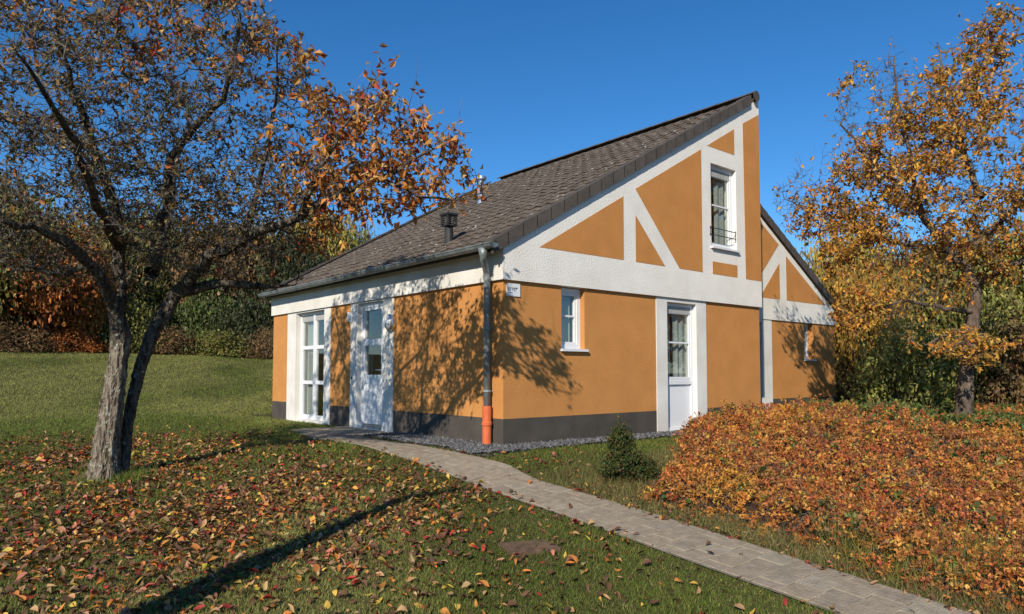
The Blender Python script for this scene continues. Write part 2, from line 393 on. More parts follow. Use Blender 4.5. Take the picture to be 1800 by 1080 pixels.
tV, tF = tile_mesh(1)
def tile_world(V, c, r, jit):
    # c column (along y), r course
    o = np.array([-0.26, -0.06, zroof(-0.26)-0.062]) + SD*(r*TLN) + np.array([0, c*TWD, 0])
    X = np.array([0, 1.0, 0])
    return o + V[:, :1]*X + V[:, 1:2]*SD + (V[:, 2:3]+jit)*ND
ncol, nrow = 31, 24
cells = [(c, r) for c in range(ncol) for r in range(nrow)]
def size_of(c, r):
    p = tile_world(np.array([[.15, .17, 0]]), c, r, 0)[0]; v = p-CAM; d = np.linalg.norm(v)
    return -abs((v/d) @ ND)/d**2
cells.sort(key=lambda k: size_of(*k))
tmesh = None
Xm = np.array([0, 1.0, 0])
rest = MB()
base_mats = [M['tile']]
for q, (c, r) in enumerate(cells):
    jit = rng.normal(0, 0.0025)
    if q < 290:
        if tmesh is None:
            t0 = build('roof_tile', tV, tF, M['tile'], smooth=False); tmesh = t0.data; bpy.data.objects.remove(t0)
        o = bpy.data.objects.new('roof_tile', tmesh); COL.objects.link(o); o.parent = roof
        p = tile_world(np.zeros((1, 3)), c, r, jit)[0]
        o.matrix_basis = Matrix(((0, SD[0], ND[0], p[0]), (1, 0, 0, p[1]), (0, SD[2], ND[2], p[2]), (0, 0, 0, 1)))
        o.rotation_euler.rotate_axis('Z', rng.normal(0, 0.006))
    else: rest.add(tile_world(tV, c, r, jit), tF)
o = rest.build('roof_tiles_beyond', M['tile'], roof); o['kind'] = 'stuff'
# verge tiles on both ends, ridge caps
def verge_run(y0, y1, zr, parent, us, m):
    for (ua, ub) in us:
        b = MB(); h = 0.18
        za, zb_ = zr(ua), zr(ub); s = 1 if y1 > y0 else -1
        dz = 0.006
        poly = [(ua, za-h), (ub+0.01, zb_-h+dz*0), (ub+0.01, zb_), (ua, za+0.005)]
        b.prism(poly, y0, y0+0.028*s, fy)
        poly = [(ua, za-0.03), (ub+0.01, zb_-0.035), (ub+0.01, zb_+0.002), (ua, za+0.007)]
        b.prism(poly, y0+0.0281*s, y0+0.15*s, fy)
        b.build('verge_tile', m, parent)
step = TLN*math.cos(RA)
us = [(-0.26+step*k, -0.26+step*(k+1)) for k in range(24)]
verge_run(-0.10, 0.05, lambda u: zroof(u)+0.02, roof, us, M['verge'])
verge_run(7.90, 7.7, lambda u: zroof(u)+0.02, roof, us, M['verge'])
for k in range(19):
    y0 = -0.11+0.405*k; b = MB(); th = np.linspace(-0.35*PI, 0.95*PI, 9); R_ = 0.10
    ring = lambda y, r: [(6.07+r*math.sin(t)*1.0, y, zroof(6.07)-0.062+r*math.cos(t)) for t in th]
    V = ring(y0, R_) + ring(y0+0.41, R_*0.94) + ring(y0, R_-0.018) + ring(y0+0.41, R_*0.94-0.018); n = 9
    F = [(i, i+1, n+i+1, n+i) for i in range(n-1)] + [(2*n+i, 3*n+i, 3*n+i+1, 2*n+i+1) for i in range(n-1)] + [(i, 2*n+i, 2*n+i+1, i+1) for i in range(n-1)]
    b.add(V, F)
    if k == 0: b.prism([(6.07+R_*math.sin(t), zroof(6.07)-0.062+R_*math.cos(t)) for t in np.linspace(-PI, PI, 15)[:-1]], y0-0.012, y0+0.0, fy)
    b.build('ridge_tile', M['verge'], roof)
# roof vent with louvred cap and flue
def roof_hit(px, py):
    r = ray(px, py); n = np.array([-SL, 0, 1.0]); p0 = np.array([0, 0, zroof(0)+0.02]); t = ((p0-CAM) @ n)/(r @ n); return CAM+r*t
pv = roof_hit(789, 420)
vent = MB(); vent.tube([pv+np.array([0, 0, -0.1]), pv+np.array([0, 0, 0.2])], [0.072, 0.066], 14)
vent = vent.build('roof_vent', M['black'], roof, smooth=False)
cap = MB(); z0 = pv[2]+0.19
cap.box(pv[0]-.095, pv[0]+.095, pv[1]-.095, pv[1]+.095, z0, z0+0.02); cap.box(pv[0]-.105, pv[0]+.105, pv[1]-.105, pv[1]+.105, z0+0.17, z0+0.20)
for sx in (-1, 1):
    for sy in (-1, 1): cap.box(pv[0]+sx*.083-.011, pv[0]+sx*.083+.011, pv[1]+sy*.083-.011, pv[1]+sy*.083+.011, z0+.021, z0+.169)
cap.build('vent_cap', M['black'], vent)
for k in range(4):
    s_ = MB(); zz = z0+0.035+0.034*k
    for sx in (-1, 1): s_.box(pv[0]-.07, pv[0]+.07, pv[1]+sx*.086-.006, pv[1]+sx*.086+.006, zz, zz+.012); s_.box(pv[0]+sx*.086-.006, pv[0]+sx*.086+.006, pv[1]-.07, pv[1]+.07, zz, zz+.012)
    s_.build('louvre', M['black'], vent)
pc = roof_hit(845, 352)
fl = MB(); fl.tube([pc+np.array([0, 0, -0.1]), pc+np.array([0, 0, 0.42])], 0.07, 14); fl.tube([pc+np.array([0, 0, 0.02]), pc+np.array([0, 0, 0.07])], [0.13, 0.075], 14)
flue = fl.build('flue', M['steel'], roof, smooth=False)
fl = MB(); fl.tube([pc+np.array([0, 0, 0.425]), pc+np.array([0, 0, 0.44]), pc+np.array([0, 0, 0.50]), pc+np.array([0, 0, 0.515])], [0.08, 0.12, 0.12, 0.07], 14)
fl.build('flue_cap', M['steel'], flue)
# gutter, soffit, downpipe
b = MB(); b.box(-0.20, -0.046, -0.02, V1+0.02, 2.601, 2.64); b.build('soffit', M['trim'], house)
th = np.linspace(0, PI, 11); GR, GU, GZt = 0.062, -0.285, 2.635
prof = [(GU+GR*math.cos(t), GZt-GR*math.sin(t)) for t in th] + [(GU+(GR-0.006)*math.cos(t), GZt-(GR-0.006)*math.sin(t)) for t in th[::-1]]
b = MB(); b.prism(prof, -0.16, 7.84, fy)
b.prism([(GU+(GR+.001)*math.cos(t), GZt-(GR+.001)*math.sin(t)) for t in th], -0.168, -0.159, fy)
b.tube([(GU-GR, -0.165, GZt), (GU-GR, 7.84, GZt)], 0.011, 6)
gut = b.build('gutter', M['zinc'], house)
for k in range(11):
    y = 0.35+0.71*k; b = MB(); b.prism([(GU+(GR+.004)*math.cos(t), GZt-(GR+.004)*math.sin(t)) for t in th]+[(GU+(GR)*math.cos(t), GZt-(GR)*math.sin(t)) for t in th[::-1]], y, y+0.03, fy); b.build('gutter_bracket', M['zinc'], gut)
PV = 0.235
b = MB(); b.tube([(GU, .07, GZt-0.045), (GU, .07, 2.50), (GU+.012, .08, 2.45), (GU+.15, .20, 2.34), (-0.095, PV, 2.28), (-0.09, PV, 2.2), (-0.09, PV, 0.52)], [0.070, 0.050, 0.045, 0.045, 0.045, 0.045, 0.045], 14)
dp = b.build('downpipe', M['zinc'], house, smooth=True)
for z in (0.72, 1.55): b = MB(); b.tube([(-0.09, PV, z), (-0.09, PV, z+0.025)], 0.057, 14); b.box(-0.04, 0.0, PV-.012, PV+.012, z+.004, z+.02); b.build('pipe_clip', M['zinc'], dp)
b = MB(); b.tube([(-0.09, PV, -0.12), (-0.09, PV, 0.535)], 0.062, 16); b.tube([(-0.09, PV, 0.27), (-0.09, PV, 0.285), (-0.09, PV, 0.32), (-0.09, PV, 0.33)], [0.063, 0.071, 0.071, 0.063], 16)
b.build('drain_pipe', M['clay_pipe'], house, smooth=False)['label'] = 'orange plastic pipe at the foot of the downpipe'

# windows and doors
def frame(w, a0, a1, z0, z1, t, b0, b1):
    w.bx(a0, a0+t, b0, b1, z0, z1); w.bx(a1-t, a1, b0, b1, z0, z1); w.bx(a0+t, a1-t, b0, b1, z0, z0+t); w.bx(a0+t, a1-t, b0, b1, z1-t, z1)
def part(T, name, boxes, m, parent, label=None):
    w = WB(T)
    for q in boxes: w.bx(*q)
    o = w.build(name, m, parent)
    if label: o['label'] = label
    return o
def curtain(T, a0, a1, z0, z1, b0, parent, amp=0.02, f=42):
    a = np.linspace(a0, a1, 40); V = []
    for z in (z0, z1):
        for x in a: V.append(T(x, b0+amp*math.sin(x*f)+0.3*amp*math.sin(x*f*2.3), z))
    build('curtain', V, [(i, i+1, 41+i, 40+i) for i in range(39)], M['curtain'], parent, smooth=True)
def win(T, hole, setb, parent, bars=(), mull=None, rail=None, blind=0.0, sill=None, fr=0.06, curt=None, name='window'):
    a0, a1, z0, z1 = hole; w = WB(T); frame(w, a0, a1, z0, z1, fr, -setb-0.07, -setb); W = w.build(name, M['pvc'], house)
    pz1 = z1-fr-blind; pz0 = z0+fr if rail is None else rail
    if blind:
        part(T, 'roller_blind', [(a0+fr, a1-fr, -setb-0.065, -setb-0.012, pz1, z1-fr)], M['blind'], W)
        part(T, 'blind_slat', [(a0+fr, a1-fr, -setb-0.045, -setb-0.008, pz1-0.03, pz1-0.001)], M['blind'], W)
    cols = [(a0+fr, a1-fr)] if mull is None else [(a0+fr, mull-0.035), (mull+0.035, a1-fr)]
    if mull is not None: part(T, 'mullion', [(mull-0.035, mull+0.035, -setb-0.07, -setb+0.004, z0+fr+.001, z1-fr-.001)], M['pvc'], W)
    zs = [pz0] + sorted(bars) + [pz1]
    for (c0, c1) in cols:
        bw = 0.035 if mull is not None else 0.013
        w = WB(T); s = 0.035
        frame(w, c0+.001, c1-.001, pz0+.001, pz1-.001, s, -setb-0.06, -setb-0.012); w.build('sash', M['pvc'], W)
        for k in range(len(zs)-1):
            za = zs[k]+(s if k == 0 else bw); zb_ = zs[k+1]-(s if k == len(zs)-2 else bw)
            part(T, 'pane', [(c0+s, c1-s, -setb-0.042, -setb-0.036, za, zb_)], M['glass'], W)
        for zb_ in bars: part(T, 'glazing_bar', [(c0+s, c1-s, -setb-0.055, -setb-0.018, zb_-bw, zb_+bw)], M['pvc'], W)
    if rail is not None:
        part(T, 'door_panel', [(a0+fr, a1-fr, -setb-0.06, -setb-0.03, z0+fr, rail-0.09)], M['pvc'], W)
        part(T, 'rail', [(a0+fr, a1-fr, -setb-0.065, -setb+0.002, rail-0.09, rail-0.045), (a0+fr, a1-fr, -setb-0.065, -setb-0.008, rail-0.043, rail-0.001)], M['pvc'], W)
        part(T, 'threshold', [(a0-.01, a1+.01, -setb, 0.03, z0-0.03, z0-0.001)], M['pvc'], W)
    if sill is not None: part(T, 'sill', [(a0-0.03, a1+0.03, -setb+0.001, 0.055, z0-0.035, z0-0.001)], M['pvc'], W)
    if curt:
        for (c0, c1) in curt: curtain(T, c0, c1, pz0+0.02, pz1, -setb-0.11, W)
    return W
win(TR, (hW1[0]+.002, hW1[1]-.002, hW1[2]+.002, 2.19), 0.085, house, bars=(1.79,), sill=True, fr=0.07, curt=[(1.14, 1.46)])
o = win(TR, (hW2[0]+.002, hW2[1]-.002, hW2[2]+.002, hW2[3]-.002), 0.07, house, bars=(1.476,), rail=0.87, blind=0.09, fr=0.05, curt=[(3.50, 3.74), (3.84, 4.17)])
o['label'] = 'tall narrow glazed door in the gable wall'
T3 = lambda a, b, z: (a, -0.045-b, z)
W3 = win(T3, (w3[0]+.002, w3[1]-.002, w3[2]+.002, w3[3]-.002), 0.08, house, bars=(3.95,), blind=0.09, sill=True, fr=0.065, curt=[(5.05, 5.36)])
W3['label'] = 'upper gable window with a small safety railing'
for z in (3.385, 3.505):
    b = MB(); b.tube([(4.60, -0.05, z), (5.40, -0.05, z)], 0.008, 6); b.build('railing_bar', M['black'], W3)
for a in (4.62, 5.385):
    b = MB(); b.tube([(a, -0.05, 3.36), (a, -0.05, 3.53)], 0.008, 6); b.build('railing_post', M['black'], W3)
wl_ = win(TL, (hWL[0]+.002, hWL[1]-.002, hWL[2]+.002, hWL[3]-.002), 0.09, house, bars=(0.783, 1.475), mull=5.972, blind=0.08, fr=0.055, curt=[(6.1, 6.55), (5.38, 5.5)])
wl_['label'] = 'tall six-pane window in the eaves wall'
# entrance door
door = part(TL, 'door', [(3.132, 3.20, -0.13, -0.05, 0.032, 2.168), (3.92, 3.988, -0.13, -0.05, 0.032, 2.168), (3.201, 3.919, -0.13, -0.05, 2.10, 2.168)], M['pvc'], house, 'white front door with two glazed panels')
D = [(3.202, 3.30, 0.04, 2.098), (3.86, 3.918, 0.04, 2.098), (3.301, 3.859, 2.045, 2.098), (3.301, 3.859, 1.44, 1.55), (3.301, 3.859, 0.04, 0.94)]
part(TL, 'door_leaf', [(a, b_, -0.12, -0.062, c_, d_) for a, b_, c_, d_ in D], M['pvc'], door)
for za, zb_ in ((1.551, 2.044), (0.941, 1.439)): part(TL, 'pane', [(3.301, 3.859, -0.10, -0.094, za, zb_)], M['glass'], door)
part(TL, 'door_panel', [(3.30, 3.86, -0.063, -0.052, 0.16, 0.80)], M['pvc'], door)
part(TL, 'kick_strip', [(3.21, 3.91, -0.062, -0.046, 0.045, 0.11)], M['steel'], door)
part(TL, 'threshold', [(3.12, 4.0, -0.13, 0.04, 0.0, 0.029)], M['steel'], door)
b = MB(); b.tube([(0.045, 3.245, 1.02), (0.00, 3.245, 1.02), (-0.005, 3.26, 1.02), (-0.005, 3.36, 1.02)], 0.010, 8); b.build('handle', M['steel'], door)
part(TL, 'handle_plate', [(3.228, 3.262, -0.0615, -0.052, 0.93, 1.10)], M['steel'], door)
# round wall lamp
b = MB(); b.tube([(-0.013, 2.845, 1.785), (-0.06, 2.845, 1.785), (-0.075, 2.845, 1.785)], [0.14, 0.14, 0.115], 24); lamp = b.build('wall_lamp', M['steel'], house)
b = MB(); b.tube([(-0.0755, 2.845, 1.785), (-0.10, 2.845, 1.785), (-0.115, 2.845, 1.785), (-0.12, 2.845, 1.785)], [0.112, 0.10, 0.06, 0.01], 24); b.build('lamp_glass', M['lampglass'], lamp, smooth=True)
part(TL, 'notice', [(4.275, 4.40, 0.0007, 0.012, 1.885, 2.05)], M['pvc'], house, 'small white plaque beside the front door')
part(TL, 'bell_push', [(4.175, 4.205, 0.0121, 0.026, 0.865, 0.905)], M['black'], house)
pl = part(TR, 'plaque', [(0.05, 0.278, 0.0005, 0.016, 1.99, 2.16)], M['pvc'], house, 'small white square plaque near the corner of the gable wall')
for (a0, a1, z0, z1) in ((0.085, 0.20, 2.094, 2.102), (0.10, 0.106, 2.05, 2.085), (0.135, 0.141, 2.06, 2.088), (0.075, 0.15, 2.032, 2.04)):
    part(TR, 'plaque_mark', [(a0, a1, 0.0161, 0.0175, z0, z1)], M['plaque_dark'], pl)
b = MB(); b.prism([(0.20, 2.080), (0.235, 2.098), (0.20, 2.116)], -0.0175, -0.0161, fy); b.build('plaque_mark', M['plaque_dark'], pl)
# room inside
b = MB(); b.box(0.31, 5.94, 0.32, 7.54, -0.02, 0.0); b.box(0.31, 5.94, 0.32, 7.54, 2.55, 2.58); b.box(2.4, 2.5, 0.32, 7.54, 0.001, 2.549); b.box(2.6, 5.94, 2.8, 2.9, 0.001, 2.549); b.box(2.6, 5.94, 3.0, 3.1, 2.585, 4.2)
b.build('room', M['inside'], house)

# ------------------------------------------------------------------ the other half of the building, set back
VA = 1.52
other = thing('cottage', 'set-back orange cottage half with lower gable behind the tall gable', 'house', (6.4, VA, 0))
TA = lambda a, b, z: (a, VA-b, z)
fya = lambda p, t: (p[0], VA+t, p[1])
hA = (10.80, 11.27, 1.30, 2.2); hG = (7.9, 8.86, 0.03, 2.13)
def wallO(name, a0, a1, z0, z1, holes, b0, b1, m):
    w = WB(TA)
    for r in rects(a0, a1, z0, z1, holes): w.bx(r[0], r[1], b0, b1, r[2], r[3])
    return w.build(name, m, other)
for p in ((6.26, 7.6), (9.29, 12.38)): wallO('wall', *p, ZP, ZB, [hA] if p[0] > 9 else [], -0.3, 0, M['orange']); wallO('plinth', *p, -0.4, ZP, [], -0.3, 0, M['plinth'])
for p in ((7.6, 7.9, -0.2, 2.198), (8.86, 9.29, -0.2, 2.198), (7.9, 8.86, 2.13, 2.198)):
    w = WB(TA); w.bx(p[0], p[1], -0.295, 0.012, p[2], p[3]); w.build('window_surround', M['trim'], other)
def zra(u): return 2.735 - 0.566*(u-12.446)
b = MB(); b.prism([(6.26, ZB), (12.42, ZB), (12.42, zra(12.42)-0.11), (6.9, zra(6.9)-0.11), (6.26, zra(6.9)-0.11)], -0.03, 0.26, fya); b.build('gable', M['white'], other)
b = MB(); b.box(12.08, 12.38, VA+0.301, VA+7.5, -0.4, 2.59); b.build('wall', M['panel'], other)
b = MB(); b.box(6.27, 12.07, VA+7.2, VA+7.5, -0.4, 2.5); b.build('wall', M['panel'], other)
for p in ([(9.636, 3.996), (8.3, 4.74), (8.3, 2.70)], [(9.65, 3.56), (8.78, 2.695), (9.65, 2.695)], [(9.955, 3.76), (9.955, 2.695), (11.88, 2.695)]):
    b = MB(); b.prism(p, -0.0345, -0.02, fya); b.build('infill_panel', M['panel'], other)
b = MB(); b.prism([(6.9, zra(6.9)-0.12), (12.6, zra(12.6)-0.12), (12.6, zra(12.6)-0.03), (6.9, zra(6.9)-0.03)], -0.06, 7.7, fya); roof2 = b.build('roof', M['tile'], other)
for k in range(19):
    ua = 12.66-step*k; ub = ua-step; b = MB()
    if ub < 6.8: break
    b.prism([(ua, zra(ua)-0.2), (ua, zra(ua)+0.012), (ub-0.01, zra(ub)), (ub-0.01, zra(ub)-0.2)], -0.10, -0.072, fya)
    b.prism([(ua, zra(ua)-0.03), (ua, zra(ua)+0.014), (ub-0.01, zra(ub)+.002), (ub-0.01, zra(ub)-0.035)], -0.0719, 0.06, fya); b.build('verge_tile', M['verge'], roof2)
def winA(hole, setb, bars, fr=0.055, panel=None):
    a0, a1, z0, z1 = hole; w = WB(TA); frame(w, a0, a1, z0, z1, fr, -setb-0.07, -setb); W = w.build('window', M['pvc'], other)
    zs = [z0+fr]+list(bars)+[z1-fr]
    for k in range(len(zs)-1):
        w = WB(TA); w.bx(a0+fr, a1-fr, -setb-0.042, -setb-0.036, zs[k]+0.013, zs[k+1]-0.013); w.build('pane', M['glass'], W)
    w = WB(TA); frame(w, a0+fr, a1-fr, z0+fr, z1-fr, 0.013, -setb-0.055, -setb-0.02)
    for q in bars: w.bx(a0+fr+.013, a1-fr-.013, -setb-0.055, -setb-0.02, q-.013, q+.013)
    w.build('glazing_bar', M['pvc'], W); return W
W = winA((10.802, 11.268, 1.302, 2.19), 0.14, (1.78,))
w = WB(TA); w.bx(10.77, 11.30, -0.139, 0.055, 1.265, 1.30); w.build('sill', M['pvc'], W)
winA((7.902, 8.858, 0.032, 2.128), 0.11, (0.9, 1.5))
b = MB(); b.box(6.4, 12.0, VA+0.9, VA+0.95, 0.0, 2.1); b.build('room', M['inside'], other)

# ------------------------------------------------------------------ plants: tree builder
def leafset(P, Dr, size, cols, curl=0.25, wid=0.5, fold=0.18):
    """P points, Dr tip direction, five vertices a leaf: base, left, mid, right, tip"""
    n = len(P); Dr = Dr/(np.linalg.norm(Dr, axis=1)[:, None]+1e-9)
    rnd = rng.normal(size=(n, 3)); S = np.cross(Dr, rnd); S /= np.linalg.norm(S, axis=1)[:, None]+1e-9; Nn = np.cross(S, Dr)
    s = size[:, None]; w = wid*s*0.5*rng.uniform(0.8, 1.2, (n, 1)); cu = curl*s*rng.uniform(-0.4, 1.3, (n, 1))
    base = P; mid = P+Dr*s*0.5+Nn*cu*0.35
    V = np.stack([base, mid-S*w+Nn*fold*s, mid, mid+S*w+Nn*fold*s, P+Dr*s-Nn*cu*0.5], 1).reshape(-1, 3)
    f = np.array([(0, 2, 1), (0, 3, 2), (1, 2, 4), (2, 3, 4)])
    F = (f[None]+5*np.arange(n)[:, None, None]).reshape(-1, 3)
    return V, F, np.repeat(cols, 5, 0)
def pick(pal, w, n, var=0.18):
    pal = np.array(pal, float); w = np.array(w, float); w /= w.sum()
    c = pal[rng.choice(len(pal), n, p=w)]
    return np.clip(c*rng.lognormal(0, var, (n, 1))*rng.uniform(0.92, 1.08, (n, 3)), 0.004, 0.8)

def colonize(pos, par, attr, step=0.16, infl=1.2, kill=0.26, iters=70, jit=0.22, trop=(0, 0, 0.05)):
    pos = [np.asarray(p, float) for p in pos]; par = list(par); A = np.asarray(attr, float); trop = np.array(trop)
    for it in range(iters):
        kd = kdtree.KDTree(len(pos))
        for i, p in enumerate(pos): kd.insert(p, i)
        kd.balance()
        acc = {}; keep = np.ones(len(A), bool)
        for k, a in enumerate(A):
            co, i, d = kd.find(a)
            if d < kill: keep[k] = False
            elif d < infl:
                v = (a-pos[i])/d
                if i in acc: acc[i] += v
                else: acc[i] = v.copy()
        A = A[keep]
        if not acc or not len(A): break
        n0 = len(pos)
        for i, v in acc.items():
            v = v/(np.linalg.norm(v)+1e-9) + rng.normal(0, jit, 3) + trop; v /= np.linalg.norm(v)
            pos.append(pos[i]+v*step*rng.uniform(0.8, 1.15)); par.append(i)
        if len(pos) > 22000: break
    return np.array(pos), np.array(par)

def branch_mesh(pos, par, rad, rmin=0, rmax=9):
    """tubes along chains; only pieces whose radius lies in the range"""
    n = len(pos); ch = [[] for _ in range(n)]
    for i in range(n):
        if par[i] >= 0: ch[par[i]].append(i)
    Vs = []; Fs = []; nv = 0
    stack = [(r, -1) for r in range(n) if par[r] < 0]
    while stack:
        i, pa = stack.pop(); chain = [] if pa < 0 else [pa]
        while True:
            chain.append(i); c = ch[i]
            if not c: break
            c = sorted(c, key=lambda k: -rad[k])
            for k in c[1:]: stack.append((k, i))
            i = c[0]
        if len(chain) < 2: continue
        P = pos[chain]; R = rad[chain].copy()
        if pa >= 0: R[0] = min(R[0], R[1]*1.25)
        r0 = R[min(1, len(R)-1)]
        if not (rmin <= r0 < rmax): continue
        k = 3 if r0 < 0.009 else (5 if r0 < 0.03 else (8 if r0 < 0.09 else 14))
        m = len(P); T = np.gradient(P, axis=0); T /= np.linalg.norm(T, axis=1)[:, None]+1e-9
        ref = np.array([0.31, 0.77, 0.2]) if abs(T.mean(0)[2]) > 0.8 else np.array([0.1, 0.05, 1.0])
        A = np.cross(T, ref); A /= np.linalg.norm(A, axis=1)[:, None]+1e-9; B = np.cross(T, A)
        th = np.arange(k)*2*PI/k
        rr = R[:, None]*np.ones(k)
        if k >= 8: rr = rr*(1+0.07*rng.normal(size=(m, k)))
        V = P[:, None, :]+(np.cos(th)[None, :, None]*A[:, None, :]+np.sin(th)[None, :, None]*B[:, None, :])*rr[:, :, None]
        i0 = np.arange(m-1)[:, None]*k; j = np.arange(k)[None]; j2 = (j+1) % k
        Fq = np.stack([i0+j, i0+j2, i0+k+j2, i0+k+j], -1).reshape(-1, 4)+nv
        Vs.append(V.reshape(-1, 3)); Fs.append(Fq); nv += m*k
    if not Vs: return None
    return np.concatenate(Vs), np.concatenate(Fs)

def subdiv(poly, seg=0.14, jit=0.012):
    P = [np.asarray(poly[0][:3], float)]; R = [poly[0][3]]
    for a, b in zip(poly[:-1], poly[1:]):
        a3, b3 = np.array(a[:3], float), np.array(b[:3], float); n = max(1, int(np.linalg.norm(b3-a3)/seg))
        for k in range(1, n+1): P.append(a3+(b3-a3)*k/n+rng.normal(0, jit, 3)); R.append(a[3]+(b[3]-a[3])*k/n)
    return P, R
def ellipsoid(n, c, rr, rt, rf, rz, hollow=0.3):
    """points in an ellipsoid with axes: camera right, forward, up"""
    d = rng.normal(size=(n, 3)); d /= np.linalg.norm(d, axis=1)[:, None]
    r = (hollow**3+(1-hollow**3)*rng.random(n))**(1/3)
    f2 = np.array([FW[0], FW[1], 0])/math.hypot(FW[0], FW[1])
    return np.asarray(c)+r[:, None]*(d[:, :1]*RT*rt+d[:, 1:2]*f2*rf+d[:, 2:]*np.array([0, 0, rz]))*rr

def grow_tree(limbs, attr, **kw):
    """limbs: list of (polyline of (x,y,z,r), index of parent polyline or -1, attach point index is nearest)"""
    pos = []; par = []; rad = []
    for poly, root in limbs:
        P, R = subdiv(poly)
        if root: prev = -1; start = 0
        else:
            kd = np.array(pos); prev = int(np.argmin(np.linalg.norm(kd-P[0], axis=1))); start = 1
        for p, r in zip(P[start:], R[start:]):
            pos.append(p); par.append(prev); rad.append(r); prev = len(pos)-1
    nm = len(pos)
    pos, par = colonize(pos, par, attr, **kw)
    n = len(pos); rmin = np.zeros(n); rmin[:nm] = rad
    return pos, par, rmin, nm
def radii(pos, par, rmin, tip=0.0032, ex=2.35):
    n = len(pos); acc = np.zeros(n); rad = np.zeros(n)
    order = np.arange(n)[::-1]
    for i in order:      # children always come after parents
        r = tip if acc[i] == 0 else acc[i]**(1/ex)
        rad[i] = max(r, rmin[i]) if rmin[i] > 0 else r
        if par[i] >= 0: acc[par[i]] += min(rad[i], max(r, tip)*1.0)**ex
    return rad
def spurs(pos, par, rad, n, lo=0.05, hi=0.22, up=0.3, maxr=0.03):
    """short gnarled side twigs"""
    cand = np.where((rad < maxr))[0]; k = rng.choice(cand, n)
    P = list(pos); Q = list(par); R = list(rad)
    for i in k:
        d = rng.normal(size=3); d[2] += up; d /= np.linalg.norm(d); L = rng.uniform(lo, hi)
        a = pos[i]+d*L*0.5+rng.normal(0, 0.012, 3); d2 = d+rng.normal(0, 0.5, 3); d2 /= np.linalg.norm(d2); b_ = a+d2*L*0.5
        P.append(a); Q.append(i); R.append(0.0032); P.append(b_); Q.append(len(P)-2); R.append(0.0022)
    return np.array(P), np.array(Q), np.array(R)
def shoots(pos, par, rad, cand, n, lo, hi):
    """straight young shoots that stick out of the crown"""
    P = list(pos); Q = list(par); R_ = list(rad)
    for i in rng.choice(cand, n):
        d = rng.normal(0, 0.35, 3); d[2] = abs(d[2])+0.9; d /= np.linalg.norm(d); L = rng.uniform(lo, hi); prev = i; p = pos[i]; bend = rng.normal(0, 0.12, 3)
        for k in range(6):
            d = d+bend*0.3+rng.normal(0, 0.06, 3); d /= np.linalg.norm(d); p = p+d*L/6
            P.append(p); Q.append(prev); R_.append(0.0034-0.0003*k); prev = len(P)-1
    return np.array(P), np.array(Q), np.array(R_)
def tips_of(pos, par, rad, maxr=0.006):
    return np.where(rad < maxr)[0]

def D(px, py, d, r): p = dep(px, py, d); return (p[0], p[1], p[2], r)
def fix_base(p, sink=0.12): return (p[0], p[1], float(ground(p[0], p[1]))-sink, p[3])

# ------------------------------------------------------------------ the big tree on the lawn
tb = hit(187, 846); td = float(depth_of(tb)); k0 = td-7.5
trunk1 = [D(181, 866, td, 0.19), D(183, 840, td, 0.155), D(186, 805, td+.01, 0.126), D(193, 746, td+.02, 0.112), D(203, 680, td+.03, 0.096), D(209, 630, td+.03, 0.088), D(214, 588, td+.03, 0.094)]
trunk2 = [D(208, 850, td+.12, 0.085), D(217, 816, td+.15, 0.060), D(225, 746, td+.20, 0.052), D(239, 676, td+.24, 0.058), D(257, 616, td+.28, 0.062), D(274, 572, td+.32, 0.066), D(310, 515, td+.38, 0.068)]
L_ = lambda pts, root=False: ([D(x, y, z+k0, r) for x, y, z, r in pts], root)
limbsA = [(trunk1, True), (trunk2, True),
    L_([(215, 588, 7.53, .10), (207, 548, 7.42, .075), (190, 510, 7.2, .06), (165, 470, 6.9, .05), (120, 430, 6.6, .045), (60, 400, 6.2, .03), (0, 385, 5.9, .018)]),
    L_([(207, 548, 7.42, .07), (215, 500, 7.5, .065), (210, 440, 7.5, .058), (207, 389, 7.4, .06), (185, 326, 7.2, .05), (163, 244, 6.9, .04), (130, 160, 6.6, .028), (100, 80, 6.3, .016)]),
    L_([(215, 588, 7.53, .10), (235, 560, 7.5, .08), (264, 530, 7.6, .07), (268, 480, 7.7, .07), (264, 442, 7.75, .06), (278, 409, 7.8, .05), (270, 330, 7.9, .045), (262, 250, 8, .038), (253, 174, 8, .028), (240, 80, 8, .016)]),
    L_([(278, 409, 7.8, .05), (296, 340, 7.7, .045), (300, 274, 7.6, .04), (348, 215, 7.4, .034), (393, 174, 7.2, .026), (411, 111, 7.0, .02), (422, 30, 6.9, .012)]),
    L_([(312, 515, 7.88, .08), (389, 497, 7.8, .05), (440, 505, 8.0, .035), (477, 504, 8.1, .022), (520, 500, 8.2, .012)]),
    L_([(312, 515, 7.88, .08), (370, 450, 7.6, .065), (430, 420, 7.35, .056), (480, 400, 7.2, .048), (528, 379, 7.1, .042), (602, 333, 6.95, .034), (665, 314, 6.9, .024), (720, 285, 6.9, .014), (780, 250, 6.9, .008)]),
    L_([(528, 379, 7.1, .03), (560, 300, 6.8, .022), (600, 230, 6.75, .015), (635, 180, 6.7, .008)]),
    L_([(665, 314, 6.9, .02), (740, 345, 6.95, .013), (800, 352, 7.0, .009), (850, 342, 7.05, .006)]),
    L_([(430, 420, 7.35, .04), (450, 340, 7.5, .03), (470, 260, 7.5, .022), (480, 180, 7.5, .015), (485, 90, 7.5, .008)]),
    L_([(210, 440, 7.5, .06), (170, 360, 6.6, .04), (130, 250, 5.8, .028), (70, 150, 5.1, .016), (20, 90, 4.8, .009)]),
    L_([(268, 480, 7.7, .06), (285, 430, 8.3, .04), (305, 340, 9.2, .03), (315, 250, 9.8, .02)]),
    L_([(165, 470, 6.9, .04), (100, 480, 7.2, .025), (30, 470, 7.4, .014)])]
